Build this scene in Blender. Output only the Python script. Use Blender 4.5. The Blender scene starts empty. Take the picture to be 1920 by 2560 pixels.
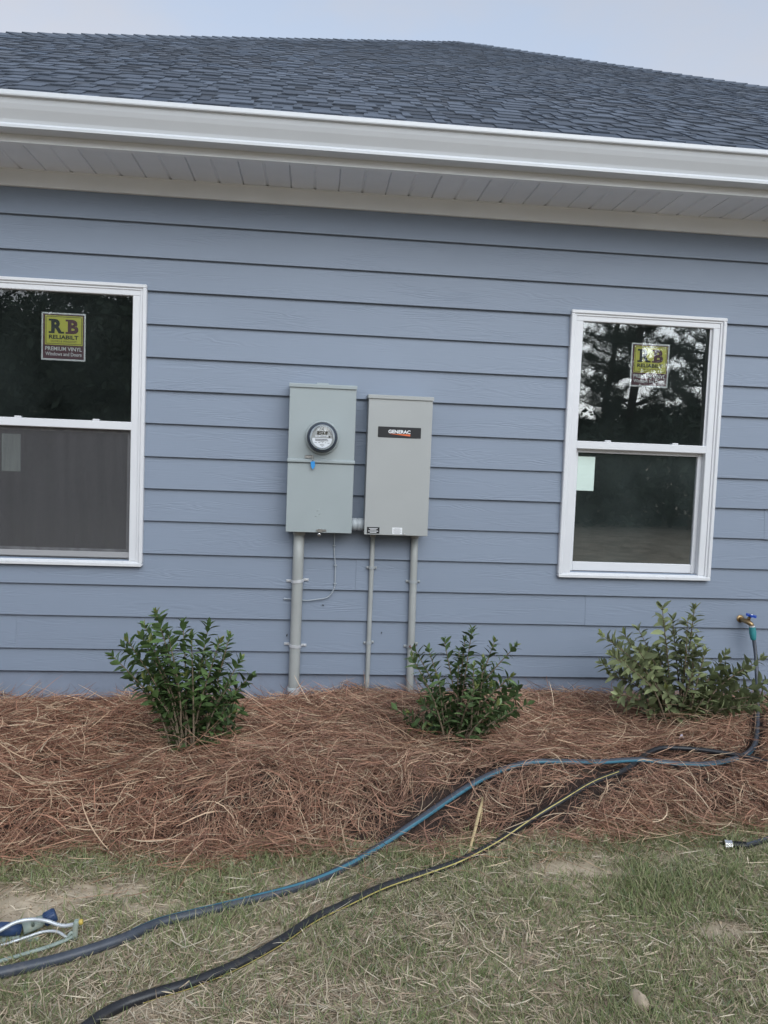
import bpy, math, random
import numpy as np
from mathutils import Matrix, Vector

random.seed(7)
RNG = np.random.default_rng(11)
SC = bpy.context.scene
COL = SC.collection
R = math.radians

# ------------------------------------------------------------------ camera
YAW, PITCH, ROLL = R(-5.3625), R(-3.7655), R(2.187)
CAM = Vector((0.0, -4.2875, 1.36))
fwd = Vector((-math.sin(YAW) * math.cos(PITCH), math.cos(YAW) * math.cos(PITCH), math.sin(PITCH)))
rgt = Vector((math.cos(YAW), math.sin(YAW), 0))
upv = rgt.cross(fwd)
cr = rgt * math.cos(ROLL) + upv * math.sin(ROLL)
cu = -rgt * math.sin(ROLL) + upv * math.cos(ROLL)
cd = bpy.data.cameras.new('camera')
cd.sensor_fit = 'HORIZONTAL'
cd.sensor_width = 36
cd.lens = 36.0
cd.clip_start = 0.05
cd.clip_end = 2000
cam = bpy.data.objects.new('camera', cd)
COL.objects.link(cam)
cam.matrix_world = Matrix(((cr.x, cu.x, -fwd.x, CAM.x), (cr.y, cu.y, -fwd.y, CAM.y), (cr.z, cu.z, -fwd.z, CAM.z), (0, 0, 0, 1)))
SC.camera = cam

# ------------------------------------------------------------------ sky and sun (dusk; wide raised sun lamp stands in for the bright western sky)
SUN_EL, SUN_AZ = R(33), R(165)          # azimuth clockwise from +Y
world = bpy.data.worlds.new('World')
SC.world = world
world.use_nodes = True
wn, wl = world.node_tree.nodes, world.node_tree.links
wn.clear()
sky = wn.new('ShaderNodeTexSky')
sky.sky_type = 'NISHITA'
sky.sun_disc = False
sky.sun_elevation = SUN_EL
sky.sun_rotation = SUN_AZ
sky.altitude = 50
sky.air_density = 1.0
sky.dust_density = 2.0
sky.ozone_density = 2.0
hs = wn.new('ShaderNodeHueSaturation')
hs.inputs['Saturation'].default_value = 0.62
tc = wn.new('ShaderNodeTexCoord')
mp = wn.new('ShaderNodeMapping')
mp.inputs['Scale'].default_value = (1.3, 1.3, 2.6)
mp.inputs['Location'].default_value = (3.1, 0.0, 0.0)
nz = wn.new('ShaderNodeTexNoise')
nz.inputs['Scale'].default_value = 2.2
nz.inputs['Detail'].default_value = 6
nz.inputs['Roughness'].default_value = 0.55
rp = wn.new('ShaderNodeValToRGB')
rp.color_ramp.elements[0].position = 0.40
rp.color_ramp.elements[1].position = 0.72
rp.color_ramp.elements[0].color = (0, 0, 0, 1)
rp.color_ramp.elements[1].color = (0.62, 0.62, 0.62, 1)
lum = wn.new('ShaderNodeRGBToBW')
tint = wn.new('ShaderNodeMixRGB')
tint.blend_type = 'MULTIPLY'
tint.inputs[0].default_value = 1
tint.inputs[2].default_value = (1.10, 1.03, 1.0, 1)
cl = wn.new('ShaderNodeMixRGB')
bg = wn.new('ShaderNodeBackground')
bg.inputs['Strength'].default_value = 0.15
wo = wn.new('ShaderNodeOutputWorld')
wl.new(sky.outputs[0], hs.inputs['Color'])
wl.new(tc.outputs['Generated'], mp.inputs[0])
wl.new(mp.outputs[0], nz.inputs['Vector'])
wl.new(nz.outputs['Fac'], rp.inputs[0])
veil = wn.new('ShaderNodeMixRGB')          # thin high haze over the whole sky
veil.inputs[0].default_value = 0.45
veil.inputs[2].default_value = (2.55, 2.95, 3.55, 1)
wl.new(hs.outputs[0], veil.inputs[1])
wl.new(veil.outputs[0], lum.inputs[0])
wl.new(lum.outputs[0], tint.inputs[1])
wl.new(rp.outputs[0], cl.inputs[0])
wl.new(veil.outputs[0], cl.inputs[1])
wl.new(tint.outputs[0], cl.inputs[2])
wl.new(cl.outputs[0], bg.inputs['Color'])
wl.new(bg.outputs[0], wo.inputs[0])

sl = bpy.data.lights.new('sun', 'SUN')
sl.energy = 1.5
sl.angle = R(62)
sl.color = (0.85, 0.94, 1.0)
sun = bpy.data.objects.new('sun', sl)
COL.objects.link(sun)
sdir = Vector((math.sin(SUN_AZ) * math.cos(SUN_EL), math.cos(SUN_AZ) * math.cos(SUN_EL), math.sin(SUN_EL)))
sun.rotation_euler = sdir.to_track_quat('Z', 'Y').to_euler()
sun.location = (6, -14, 9)

vs = SC.view_settings
vs.view_transform = 'Standard'
vs.look = 'None'
vs.gamma = 1
vs.use_curve_mapping = False
vs.exposure = 0.63
SC.cycles.use_denoising = True
SC.cycles.max_bounces = 8
SC.cycles.transparent_max_bounces = 12

# ------------------------------------------------------------------ materials
def new_mat(name):
    m = bpy.data.materials.new(name)
    m.use_nodes = True
    n = m.node_tree.nodes
    n.clear()
    o = n.new('ShaderNodeOutputMaterial')
    return m, n, m.node_tree.links, o

def mat(name, col, rough=0.5, metal=0.0, var=0.0, vscale=8.0, bump=0.0, bscale=60.0, stretch=(1, 1, 1),
        objvar=0.0, attr=False, spec=0.5, dirt=None, transl=0.0, roughvar=0.0, detail=5.0):
    m, n, l, o = new_mat(name)
    p = n.new('ShaderNodeBsdfPrincipled')
    p.inputs['Roughness'].default_value = rough
    p.inputs['Metallic'].default_value = metal
    p.inputs['Specular IOR Level'].default_value = spec
    geo = n.new('ShaderNodeNewGeometry')
    mpn = n.new('ShaderNodeMapping')
    mpn.inputs['Scale'].default_value = stretch
    oi = n.new('ShaderNodeObjectInfo')
    off = n.new('ShaderNodeVectorMath')
    off.operation = 'SCALE'
    off.inputs[0].default_value = (31, 17, 53)
    l.new(oi.outputs['Random'], off.inputs['Scale'])
    ad = n.new('ShaderNodeVectorMath')
    ad.operation = 'ADD'
    l.new(geo.outputs['Position'], ad.inputs[0])
    l.new(off.outputs[0], ad.inputs[1])
    l.new(ad.outputs[0], mpn.inputs[0])
    if attr:
        a = n.new('ShaderNodeAttribute')
        a.attribute_name = 'Col'
        cur = a.outputs['Color']
    else:
        rgb = n.new('ShaderNodeRGB')
        rgb.outputs[0].default_value = (*col, 1)
        cur = rgb.outputs[0]
    if var > 0:
        nn = n.new('ShaderNodeTexNoise')
        nn.inputs['Scale'].default_value = vscale
        nn.inputs['Detail'].default_value = detail
        l.new(mpn.outputs[0], nn.inputs['Vector'])
        mr = n.new('ShaderNodeMapRange')
        mr.inputs['From Min'].default_value = 0.3
        mr.inputs['From Max'].default_value = 0.7
        mr.inputs['To Min'].default_value = 1 - var
        mr.inputs['To Max'].default_value = 1 + var
        l.new(nn.outputs['Fac'], mr.inputs['Value'])
        mu = n.new('ShaderNodeVectorMath')
        mu.operation = 'SCALE'
        l.new(cur, mu.inputs[0])
        l.new(mr.outputs[0], mu.inputs['Scale'])
        cur = mu.outputs[0]
        if roughvar > 0:
            rr = n.new('ShaderNodeMapRange')
            rr.inputs['To Min'].default_value = max(0.02, rough - roughvar)
            rr.inputs['To Max'].default_value = min(1, rough + roughvar)
            l.new(nn.outputs['Fac'], rr.inputs['Value'])
            l.new(rr.outputs[0], p.inputs['Roughness'])
    if objvar > 0:
        mr = n.new('ShaderNodeMapRange')
        mr.inputs['To Min'].default_value = 1 - objvar
        mr.inputs['To Max'].default_value = 1 + objvar
        l.new(oi.outputs['Random'], mr.inputs['Value'])
        mu = n.new('ShaderNodeVectorMath')
        mu.operation = 'SCALE'
        l.new(cur, mu.inputs[0])
        l.new(mr.outputs[0], mu.inputs['Scale'])
        cur = mu.outputs[0]
    if dirt:
        dcol, dscale, lo, hi, amt = dirt
        nn = n.new('ShaderNodeTexNoise')
        nn.inputs['Scale'].default_value = dscale
        nn.inputs['Detail'].default_value = 8
        nn.inputs['Roughness'].default_value = 0.65
        l.new(mpn.outputs[0], nn.inputs['Vector'])
        mr = n.new('ShaderNodeMapRange')
        mr.inputs['From Min'].default_value = lo
        mr.inputs['From Max'].default_value = hi
        mr.inputs['To Max'].default_value = amt
        l.new(nn.outputs['Fac'], mr.inputs['Value'])
        mx = n.new('ShaderNodeMixRGB')
        mx.inputs[2].default_value = (*dcol, 1)
        l.new(mr.outputs[0], mx.inputs[0])
        l.new(cur, mx.inputs[1])
        cur = mx.outputs[0]
    l.new(cur, p.inputs['Base Color'])
    if bump > 0:
        nb = n.new('ShaderNodeTexNoise')
        nb.inputs['Scale'].default_value = bscale
        nb.inputs['Detail'].default_value = 6
        l.new(mpn.outputs[0], nb.inputs['Vector'])
        bp = n.new('ShaderNodeBump')
        bp.inputs['Strength'].default_value = min(1, bump)
        bp.inputs['Distance'].default_value = 0.004
        l.new(nb.outputs['Fac'], bp.inputs['Height'])
        l.new(bp.outputs[0], p.inputs['Normal'])
    if transl > 0:
        t = n.new('ShaderNodeBsdfTranslucent')
        l.new(cur, t.inputs['Color'])
        ms = n.new('ShaderNodeMixShader')
        ms.inputs[0].default_value = transl
        l.new(p.outputs[0], ms.inputs[1])
        l.new(t.outputs[0], ms.inputs[2])
        l.new(ms.outputs[0], o.inputs[0])
    else:
        l.new(p.outputs[0], o.inputs[0])
    return m

def siding_mat():
    m, n, l, o = new_mat('painted_fibre_cement')
    p = n.new('ShaderNodeBsdfPrincipled')
    p.inputs['Roughness'].default_value = 0.55
    p.inputs['Specular IOR Level'].default_value = 0.35
    geo = n.new('ShaderNodeNewGeometry')
    oi = n.new('ShaderNodeObjectInfo')
    off = n.new('ShaderNodeVectorMath'); off.operation = 'SCALE'
    off.inputs[0].default_value = (37, 5, 91)
    l.new(oi.outputs['Random'], off.inputs['Scale'])
    ad = n.new('ShaderNodeVectorMath'); ad.operation = 'ADD'
    l.new(geo.outputs['Position'], ad.inputs[0]); l.new(off.outputs[0], ad.inputs[1])
    # long wavy cedar grain: noise stretched along the board drives thin rings
    m1 = n.new('ShaderNodeMapping'); m1.inputs['Scale'].default_value = (0.9, 1, 9.0)
    l.new(ad.outputs[0], m1.inputs[0])
    n1 = n.new('ShaderNodeTexNoise'); n1.inputs['Scale'].default_value = 1.5; n1.inputs['Detail'].default_value = 3
    n1.inputs['Distortion'].default_value = 0.4
    l.new(m1.outputs[0], n1.inputs['Vector'])
    mu = n.new('ShaderNodeMath'); mu.operation = 'MULTIPLY'; mu.inputs[1].default_value = 95
    l.new(n1.outputs['Fac'], mu.inputs[0])
    sn = n.new('ShaderNodeMath'); sn.operation = 'SINE'
    l.new(mu.outputs[0], sn.inputs[0])
    m2 = n.new('ShaderNodeMapping'); m2.inputs['Scale'].default_value = (1.6, 1, 14)
    l.new(ad.outputs[0], m2.inputs[0])
    n2 = n.new('ShaderNodeTexNoise'); n2.inputs['Scale'].default_value = 1.3; n2.inputs['Detail'].default_value = 2
    l.new(m2.outputs[0], n2.inputs['Vector'])
    msk = n.new('ShaderNodeMapRange'); msk.inputs['From Min'].default_value = 0.46; msk.inputs['From Max'].default_value = 0.66
    l.new(n2.outputs['Fac'], msk.inputs['Value'])
    mm = n.new('ShaderNodeMath'); mm.operation = 'MULTIPLY'
    l.new(sn.outputs[0], mm.inputs[0]); l.new(msk.outputs[0], mm.inputs[1])
    m3 = n.new('ShaderNodeMapping'); m3.inputs['Scale'].default_value = (6, 1, 130)
    l.new(ad.outputs[0], m3.inputs[0])
    n3 = n.new('ShaderNodeTexNoise'); n3.inputs['Scale'].default_value = 1.0; n3.inputs['Detail'].default_value = 3
    l.new(m3.outputs[0], n3.inputs['Vector'])
    sm = n.new('ShaderNodeMath'); sm.operation = 'ADD'
    l.new(mm.outputs[0], sm.inputs[0]); l.new(n3.outputs['Fac'], sm.inputs[1])
    bp = n.new('ShaderNodeBump'); bp.inputs['Strength'].default_value = 0.30; bp.inputs['Distance'].default_value = 0.0015
    l.new(sm.outputs[0], bp.inputs['Height']); l.new(bp.outputs[0], p.inputs['Normal'])
    n4 = n.new('ShaderNodeTexNoise'); n4.inputs['Scale'].default_value = 1.7; n4.inputs['Detail'].default_value = 6
    l.new(ad.outputs[0], n4.inputs['Vector'])
    mr = n.new('ShaderNodeMapRange'); mr.inputs['To Min'].default_value = 0.90; mr.inputs['To Max'].default_value = 1.10
    avg = n.new('ShaderNodeMath'); avg.operation = 'MULTIPLY_ADD'; avg.inputs[1].default_value = .30; 
    sb = n.new('ShaderNodeMath'); sb.operation = 'MULTIPLY'; sb.inputs[1].default_value = .70
    l.new(n4.outputs['Fac'], sb.inputs[0]); l.new(oi.outputs['Random'], avg.inputs[0]); l.new(sb.outputs[0], avg.inputs[2])
    l.new(avg.outputs[0], mr.inputs['Value'])
    sc = n.new('ShaderNodeVectorMath'); sc.operation = 'SCALE'; sc.inputs[0].default_value = (0.223, 0.266, 0.338)
    l.new(mr.outputs[0], sc.inputs['Scale'])
    l.new(sc.outputs[0], p.inputs['Base Color'])
    l.new(p.outputs[0], o.inputs[0])
    return m

def glass_mat(name, refl, tint, wav=0.0, dust=0.0):
    m, n, l, o = new_mat(name)
    t = n.new('ShaderNodeBsdfTransparent'); t.inputs[0].default_value = (*tint, 1)
    g = n.new('ShaderNodeBsdfGlossy'); g.inputs['Roughness'].default_value = 0.004
    g.inputs['Color'].default_value = (0.95, 0.98, 1.0, 1)
    fr = n.new('ShaderNodeFresnel'); fr.inputs['IOR'].default_value = 1.5
    ad = n.new('ShaderNodeMath'); ad.operation = 'ADD'; ad.inputs[1].default_value = refl; ad.use_clamp = True
    l.new(fr.outputs[0], ad.inputs[0])
    if wav:
        geo = n.new('ShaderNodeNewGeometry')
        nn = n.new('ShaderNodeTexNoise'); nn.inputs['Scale'].default_value = 3.0; nn.inputs['Detail'].default_value = 1
        l.new(geo.outputs['Position'], nn.inputs['Vector'])
        bp = n.new('ShaderNodeBump'); bp.inputs['Strength'].default_value = wav; bp.inputs['Distance'].default_value = 0.01
        l.new(nn.outputs['Fac'], bp.inputs['Height']); l.new(bp.outputs[0], g.inputs['Normal'])
    ms = n.new('ShaderNodeMixShader')
    l.new(ad.outputs[0], ms.inputs[0]); l.new(t.outputs[0], ms.inputs[1]); l.new(g.outputs[0], ms.inputs[2])
    if dust:
        df = n.new('ShaderNodeBsdfDiffuse'); df.inputs[0].default_value = (0.46, 0.58, 0.56, 1)
        ge2 = n.new('ShaderNodeNewGeometry')
        n2 = n.new('ShaderNodeTexNoise'); n2.inputs['Scale'].default_value = 2.6; n2.inputs['Detail'].default_value = 7
        l.new(ge2.outputs['Position'], n2.inputs['Vector'])
        mr = n.new('ShaderNodeMapRange'); mr.inputs['From Min'].default_value = 0.3; mr.inputs['From Max'].default_value = 0.7
        mr.inputs['To Min'].default_value = dust * .35; mr.inputs['To Max'].default_value = dust * 1.65
        l.new(n2.outputs['Fac'], mr.inputs['Value'])
        m2 = n.new('ShaderNodeMixShader')
        l.new(mr.outputs[0], m2.inputs[0]); l.new(ms.outputs[0], m2.inputs[1]); l.new(df.outputs[0], m2.inputs[2])
        l.new(m2.outputs[0], o.inputs[0])
        return m
    l.new(ms.outputs[0], o.inputs[0])
    return m

def screen_mat():
    m, n, l, o = new_mat('insect_screen')
    t = n.new('ShaderNodeBsdfTransparent')
    d = n.new('ShaderNodeBsdfDiffuse'); d.inputs[0].default_value = (0.115, 0.113, 0.118, 1)
    geo = n.new('ShaderNodeNewGeometry')
    mp_ = n.new('ShaderNodeMapping'); mp_.inputs['Scale'].default_value = (9, 1, 0.8)
    l.new(geo.outputs['Position'], mp_.inputs[0])
    nn = n.new('ShaderNodeTexNoise'); nn.inputs['Scale'].default_value = 2.0; nn.inputs['Detail'].default_value = 4
    l.new(mp_.outputs[0], nn.inputs['Vector'])
    mr = n.new('ShaderNodeMapRange'); mr.inputs['From Min'].default_value = 0.3; mr.inputs['From Max'].default_value = 0.7; mr.inputs['To Min'].default_value = 0.36; mr.inputs['To Max'].default_value = 0.52
    l.new(nn.outputs['Fac'], mr.inputs['Value'])
    ms = n.new('ShaderNodeMixShader')
    l.new(mr.outputs[0], ms.inputs[0]); l.new(t.outputs[0], ms.inputs[1]); l.new(d.outputs[0], ms.inputs[2])
    l.new(ms.outputs[0], o.inputs[0])
    return m

M = {}
M['siding'] = siding_mat()
M['foundation'] = mat('painted_concrete', (0.228, 0.268, 0.345), 0.7, var=0.09, vscale=5, bump=0.35, bscale=35, dirt=((0.17, 0.15, 0.13), 7, 0.56, 0.8, 0.45))
M['white_vinyl'] = mat('white_vinyl', (0.70, 0.71, 0.735), 0.38, var=0.02, vscale=6)
M['sill_vinyl'] = mat('white_vinyl_dusty', (0.69, 0.70, 0.715), 0.42, var=0.03, vscale=9, dirt=((0.35, 0.32, 0.3), 14, 0.6, 0.8, 0.5))
M['gutter'] = mat('gutter_paint', (0.60, 0.625, 0.655), 0.30, var=0.02, vscale=3, dirt=((0.5, 0.48, 0.45), 4, 0.62, 0.85, 0.25))
M['trim'] = mat('cream_trim', (0.82, 0.84, 0.865), 0.5, var=0.03, vscale=4)
M['soffit'] = mat('soffit_vinyl', (0.80, 0.82, 0.86), 0.45, var=0.025, vscale=7, objvar=0.03)
M['shingle'] = mat('asphalt_shingle', (0.100, 0.119, 0.152), 0.9, var=0.22, vscale=220, objvar=0.22, bump=0.6, bscale=300, spec=0.25)
M['shingle_field'] = mat('asphalt_shingle_field', (0.1, 0.12, 0.15), 0.9, var=0.22, vscale=220, attr=True, bump=0.6, bscale=300, spec=0.25)
M['roofdeck'] = mat('roof_underlay', (0.05, 0.06, 0.08), 0.9, var=0.2, vscale=40)
M['sheath'] = mat('sheathing', (0.06, 0.065, 0.07), 0.9)
M['drywall'] = mat('interior_drywall', (0.42, 0.42, 0.40), 0.9, var=0.05, vscale=2)
M['glass'] = glass_mat('window_glass', 0.11, (0.95, 0.97, 0.96), 0.02, dust=0.02)
M['clear'] = glass_mat('window_glass_inner', -1.0, (0.97, 0.98, 0.98))
M['glass_low'] = glass_mat('window_glass_lower', 0.15, (0.92, 0.96, 0.95), 0.02, dust=0.042)
M['screen'] = screen_mat()
M['screen_bar'] = mat('screen_frame_grey', (0.33, 0.33, 0.34), 0.5)
M['tagpaper'] = mat('pale_green_paper', (0.60, 0.72, 0.66), 0.8, var=0.03)
M['dustmark'] = mat('dark_scuff', (0.02, 0.02, 0.02), 0.9)
M['st_white'] = mat('sticker_white', (0.80, 0.82, 0.84), 0.5)
M['st_yellow'] = mat('sticker_yellow', (0.62, 0.60, 0.10), 0.5)
M['st_maroon'] = mat('sticker_maroon', (0.115, 0.035, 0.055), 0.5)
M['st_black'] = mat('sticker_black', (0.02, 0.022, 0.026), 0.5)
M['box_green'] = mat('grey_green_enamel', (0.335, 0.380, 0.390), 0.40, var=0.025, vscale=5, bump=0.06, bscale=120, roughvar=0.06)
M['box_grey'] = mat('warm_grey_enamel', (0.380, 0.395, 0.392), 0.42, var=0.025, vscale=5, bump=0.06, bscale=120, roughvar=0.06)
M['pvc'] = mat('grey_pvc', (0.37, 0.385, 0.375), 0.45, var=0.07, vscale=9, dirt=((0.30, 0.26, 0.21), 6, 0.58, 0.8, 0.5))
M['pvc_light'] = mat('light_grey_pvc', (0.46, 0.50, 0.53), 0.4, var=0.05, vscale=9)
M['zinc'] = mat('zinc_strap', (0.66, 0.67, 0.69), 0.42, metal=0.35, var=0.1, vscale=40)
M['strap'] = mat('painted_strap', (0.36, 0.385, 0.40), 0.5, var=0.06, vscale=20)
M['wire'] = mat('grey_wire', (0.36, 0.40, 0.44), 0.5)
M['black'] = mat('black_plastic', (0.012, 0.013, 0.016), 0.4)
M['darkring'] = mat('dark_meter_ring', (0.035, 0.045, 0.07), 0.25)
M['meterface'] = mat('meter_face', (0.42, 0.43, 0.42), 0.5, var=0.03)
M['meterglass'] = glass_mat('meter_dome', 0.03, (0.95, 0.96, 0.97))
M['lcd'] = mat('meter_display', (0.045, 0.042, 0.030), 0.3)
M['lcdseg'] = mat('meter_display_digits', (0.07, 0.064, 0.045), 0.4)
M['white'] = mat('white_label', (0.78, 0.80, 0.82), 0.5)
M['print'] = mat('label_print', (0.12, 0.12, 0.13), 0.6)
M['steel'] = mat('steel', (0.55, 0.54, 0.53), 0.3, metal=1.0, var=0.1, vscale=40)
M['brass'] = mat('brass', (0.36, 0.25, 0.13), 0.38, metal=0.9, var=0.2, vscale=60)
M['blue_handle'] = mat('blue_enamel', (0.015, 0.07, 0.42), 0.35)
M['blue_tag'] = mat('blue_seal', (0.04, 0.30, 0.72), 0.35)
M['teal'] = mat('teal_rubber', (0.035, 0.24, 0.26), 0.5, var=0.1, vscale=30)
M['orange'] = mat('orange_print', (0.75, 0.16, 0.05), 0.5)
M['hose_grey'] = mat('grey_hose', (0.058, 0.068, 0.088), 0.42, var=0.15, vscale=30, dirt=((0.22, 0.19, 0.17), 24, 0.55, 0.85, 0.5))
M['hose_blue'] = mat('blue_stripe', (0.06, 0.185, 0.255), 0.4, var=0.1, vscale=30)
M['hose_black'] = mat('black_hose', (0.022, 0.023, 0.027), 0.35, var=0.2, vscale=30, dirt=((0.17, 0.14, 0.11), 24, 0.57, 0.85, 0.55))
M['hose_yellow'] = mat('yellow_stripe', (0.55, 0.46, 0.16), 0.5, var=0.1, vscale=30)
M['chrome'] = mat('bright_metal', (0.8, 0.8, 0.8), 0.2, metal=1.0)
M['alu'] = mat('dull_white_aluminium', (0.62, 0.65, 0.68), 0.35, metal=0.35, var=0.08, vscale=40)
M['sage'] = mat('dusty_sage_plastic', (0.30, 0.36, 0.32), 0.6, var=0.15, vscale=30, dirt=((0.42, 0.38, 0.28), 30, 0.5, 0.75, 0.6))
M['navy'] = mat('navy_plastic', (0.030, 0.062, 0.15), 0.45, var=0.2, vscale=40)
M['yellow_knob'] = mat('yellow_plastic', (0.62, 0.45, 0.10), 0.5)
M['soil'] = mat('sandy_soil', (0.50, 0.41, 0.30), 0.95, var=0.25, vscale=18, bump=0.8, bscale=45, dirt=((0.24, 0.20, 0.13), 3.0, 0.42, 0.60, 0.85), detail=8)
M['bed'] = mat('dark_mulch', (0.038, 0.024, 0.019), 0.95, var=0.4, vscale=40, bump=0.9, bscale=60)
M['needle'] = mat('pine_needle', (0.3, 0.15, 0.1), 0.65, attr=True, spec=0.3)
M['grass'] = mat('grass_blade', (0.1, 0.13, 0.05), 0.6, attr=True, spec=0.25, transl=0.25)
M['deadgrass'] = mat('dead_grass', (0.4, 0.33, 0.23), 0.75, attr=True, spec=0.2)
M['leaf1'] = mat('shrub_leaf_dark', (0.125, 0.200, 0.072), 0.42, objvar=0.45, spec=0.45, transl=0.18)
M['leaf2'] = mat('shrub_leaf_mid', (0.132, 0.200, 0.080), 0.45, objvar=0.45, spec=0.4, transl=0.18)
M['leaf3'] = mat('shrub_leaf_olive', (0.265, 0.300, 0.150), 0.5, objvar=0.42, spec=0.35, transl=0.18)
M['leafmass'] = mat('shrub_leaf_mass', (0.05, 0.09, 0.03), 0.5, attr=True, spec=0.4, transl=0.18)
M['youngleaf'] = mat('shrub_young_leaf', (0.22, 0.25, 0.08), 0.5, objvar=0.3, transl=0.25)
M['stem'] = mat('shrub_stem', (0.16, 0.12, 0.08), 0.8, var=0.2, vscale=50)
M['bark'] = mat('pine_bark', (0.07, 0.05, 0.04), 0.95, var=0.35, vscale=9, bump=0.8, bscale=12)
M['pinecrown'] = mat('pine_foliage', (0.035, 0.055, 0.028), 0.7, attr=True, transl=0.15)
M['wood'] = mat('woodland_foliage', (0.04, 0.06, 0.03), 0.7, attr=True, transl=0.15)
M['stone'] = mat('tan_stone', (0.42, 0.34, 0.25), 0.85, var=0.2, vscale=30, bump=0.5, bscale=40)
M['reed'] = mat('dry_reed', (0.52, 0.40, 0.22), 0.7, var=0.15, vscale=40)
M['dryleaf'] = mat('dried_leaf', (0.16, 0.06, 0.04), 0.8, var=0.3, vscale=80)
M['paperbit'] = mat('pale_scrap', (0.7, 0.62, 0.72), 0.6)

# ------------------------------------------------------------------ mesh helpers
class MB:
    def __init__(s):
        s.v = []; s.f = []; s.mi = []; s.sm = []
    def add(s, vs, fs, mi=0, smooth=False):
        b = len(s.v)
        s.v += [tuple(v) for v in vs]
        s.f += [tuple(b + i for i in f) for f in fs]
        s.mi += [mi] * len(fs); s.sm += [smooth] * len(fs)
        return s
    def box(s, x0, x1, y0, y1, z0, z1, bev=0.0, mi=0):
        if bev <= 0:
            vs = [(x, y, z) for z in (z0, z1) for y in (y0, y1) for x in (x0, x1)]
            fs = [(0, 2, 3, 1), (4, 5, 7, 6), (0, 1, 5, 4), (2, 6, 7, 3), (0, 4, 6, 2), (1, 3, 7, 5)]
            return s.add(vs, fs, mi)
        b = bev
        vs = []; idx = {}
        for ix, x in enumerate((x0, x1)):
            for iy, y in enumerate((y0, y1)):
                for iz, z in enumerate((z0, z1)):
                    sx, sy, sz = (1 if ix == 0 else -1), (1 if iy == 0 else -1), (1 if iz == 0 else -1)
                    for ax in range(3):
                        p = [x + sx * b, y + sy * b, z + sz * b]
                        p[ax] = (x, y, z)[ax]
                        idx[(ix, iy, iz, ax)] = len(vs); vs.append(tuple(p))
        fs = []
        g = lambda a, b_, c, ax: idx[(a, b_, c, ax)]
        for i in (0, 1):
            q = [g(i, 0, 0, 0), g(i, 1, 0, 0), g(i, 1, 1, 0), g(i, 0, 1, 0)]; fs.append(q if i else q[::-1])
            q = [g(0, i, 0, 1), g(1, i, 0, 1), g(1, i, 1, 1), g(0, i, 1, 1)]; fs.append(q[::-1] if i else q)
            q = [g(0, 0, i, 2), g(1, 0, i, 2), g(1, 1, i, 2), g(0, 1, i, 2)]; fs.append(q if i else q[::-1])
        for i in (0, 1):
            for j in (0, 1):
                fs.append([g(i, j, 0, 0), g(i, j, 1, 0), g(i, j, 1, 1), g(i, j, 0, 1)])
                fs.append([g(i, 0, j, 0), g(i, 1, j, 0), g(i, 1, j, 2), g(i, 0, j, 2)])
                fs.append([g(0, i, j, 1), g(1, i, j, 1), g(1, i, j, 2), g(0, i, j, 2)])
        for i in (0, 1):
            for j in (0, 1):
                for k in (0, 1):
                    fs.append([g(i, j, k, 0), g(i, j, k, 1), g(i, j, k, 2)])
        return s.add(vs, fs, mi)
    def tube(s, pts, rad, n=10, mi=0, caps=True, smooth=True, flat=1.0):
        pts = [Vector(p) for p in pts]
        if not hasattr(rad, '__len__'): rad = [rad] * len(pts)
        vs = []; fs = []
        up = Vector((0, 0, 1))
        for i, p in enumerate(pts):
            t = (pts[min(i + 1, len(pts) - 1)] - pts[max(i - 1, 0)]).normalized()
            a = t.cross(up)
            if a.length < 0.05: a = t.cross(Vector((0, 1, 0)))
            a.normalize(); b = a.cross(t)
            for k in range(n):
                th = 2 * math.pi * k / n
                vs.append(p + a * (rad[i] * math.cos(th)) + b * (rad[i] * flat * math.sin(th)))
        for i in range(len(pts) - 1):
            for k in range(n):
                k2 = (k + 1) % n
                fs.append((i * n + k, i * n + k2, (i + 1) * n + k2, (i + 1) * n + k))
        s.add(vs, fs, mi, smooth)
        if caps:
            b0 = len(s.v) - len(vs)
            s.f.append(tuple(b0 + k for k in range(n))[::-1]); s.mi.append(mi); s.sm.append(False)
            s.f.append(tuple(b0 + (len(pts) - 1) * n + k for k in range(n))); s.mi.append(mi); s.sm.append(False)
        return s
    def lathe(s, c, axis, prof, n=32, mi=0, smooth=True, close=True):
        # prof: (distance along axis, radius)
        ax = Vector(axis).normalized(); c = Vector(c)
        a = ax.cross(Vector((0, 0, 1)))
        if a.length < 0.05: a = ax.cross(Vector((1, 0, 0)))
        a.normalize(); b = ax.cross(a)
        vs = []; fs = []
        for d, r_ in prof:
            for k in range(n):
                th = 2 * math.pi * k / n
                vs.append(c + ax * d + a * (r_ * math.cos(th)) + b * (r_ * math.sin(th)))
        for i in range(len(prof) - 1):
            for k in range(n):
                k2 = (k + 1) % n
                fs.append((i * n + k, (i + 1) * n + k, (i + 1) * n + k2, i * n + k2))
        s.add(vs, fs, mi, smooth)
        if close:
            b0 = len(s.v) - len(vs)
            s.f.append(tuple(b0 + k for k in range(n))); s.mi.append(mi); s.sm.append(False)
            s.f.append(tuple(b0 + (len(prof) - 1) * n + k for k in range(n))[::-1]); s.mi.append(mi); s.sm.append(False)
        return s
    def prism(s, poly, x0, x1, mi=0, smooth=False):
        # poly in (y,z), extruded along x
        n = len(poly)
        vs = [(x0, y, z) for y, z in poly] + [(x1, y, z) for y, z in poly]
        fs = [(i, (i + 1) % n, n + (i + 1) % n, n + i) for i in range(n)]
        s.add(vs, fs, mi, smooth)
        b0 = len(s.v) - 2 * n
        s.f.append(tuple(b0 + i for i in range(n))[::-1]); s.mi.append(mi); s.sm.append(False)
        s.f.append(tuple(b0 + n + i for i in range(n))); s.mi.append(mi); s.sm.append(False)
        return s
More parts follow.
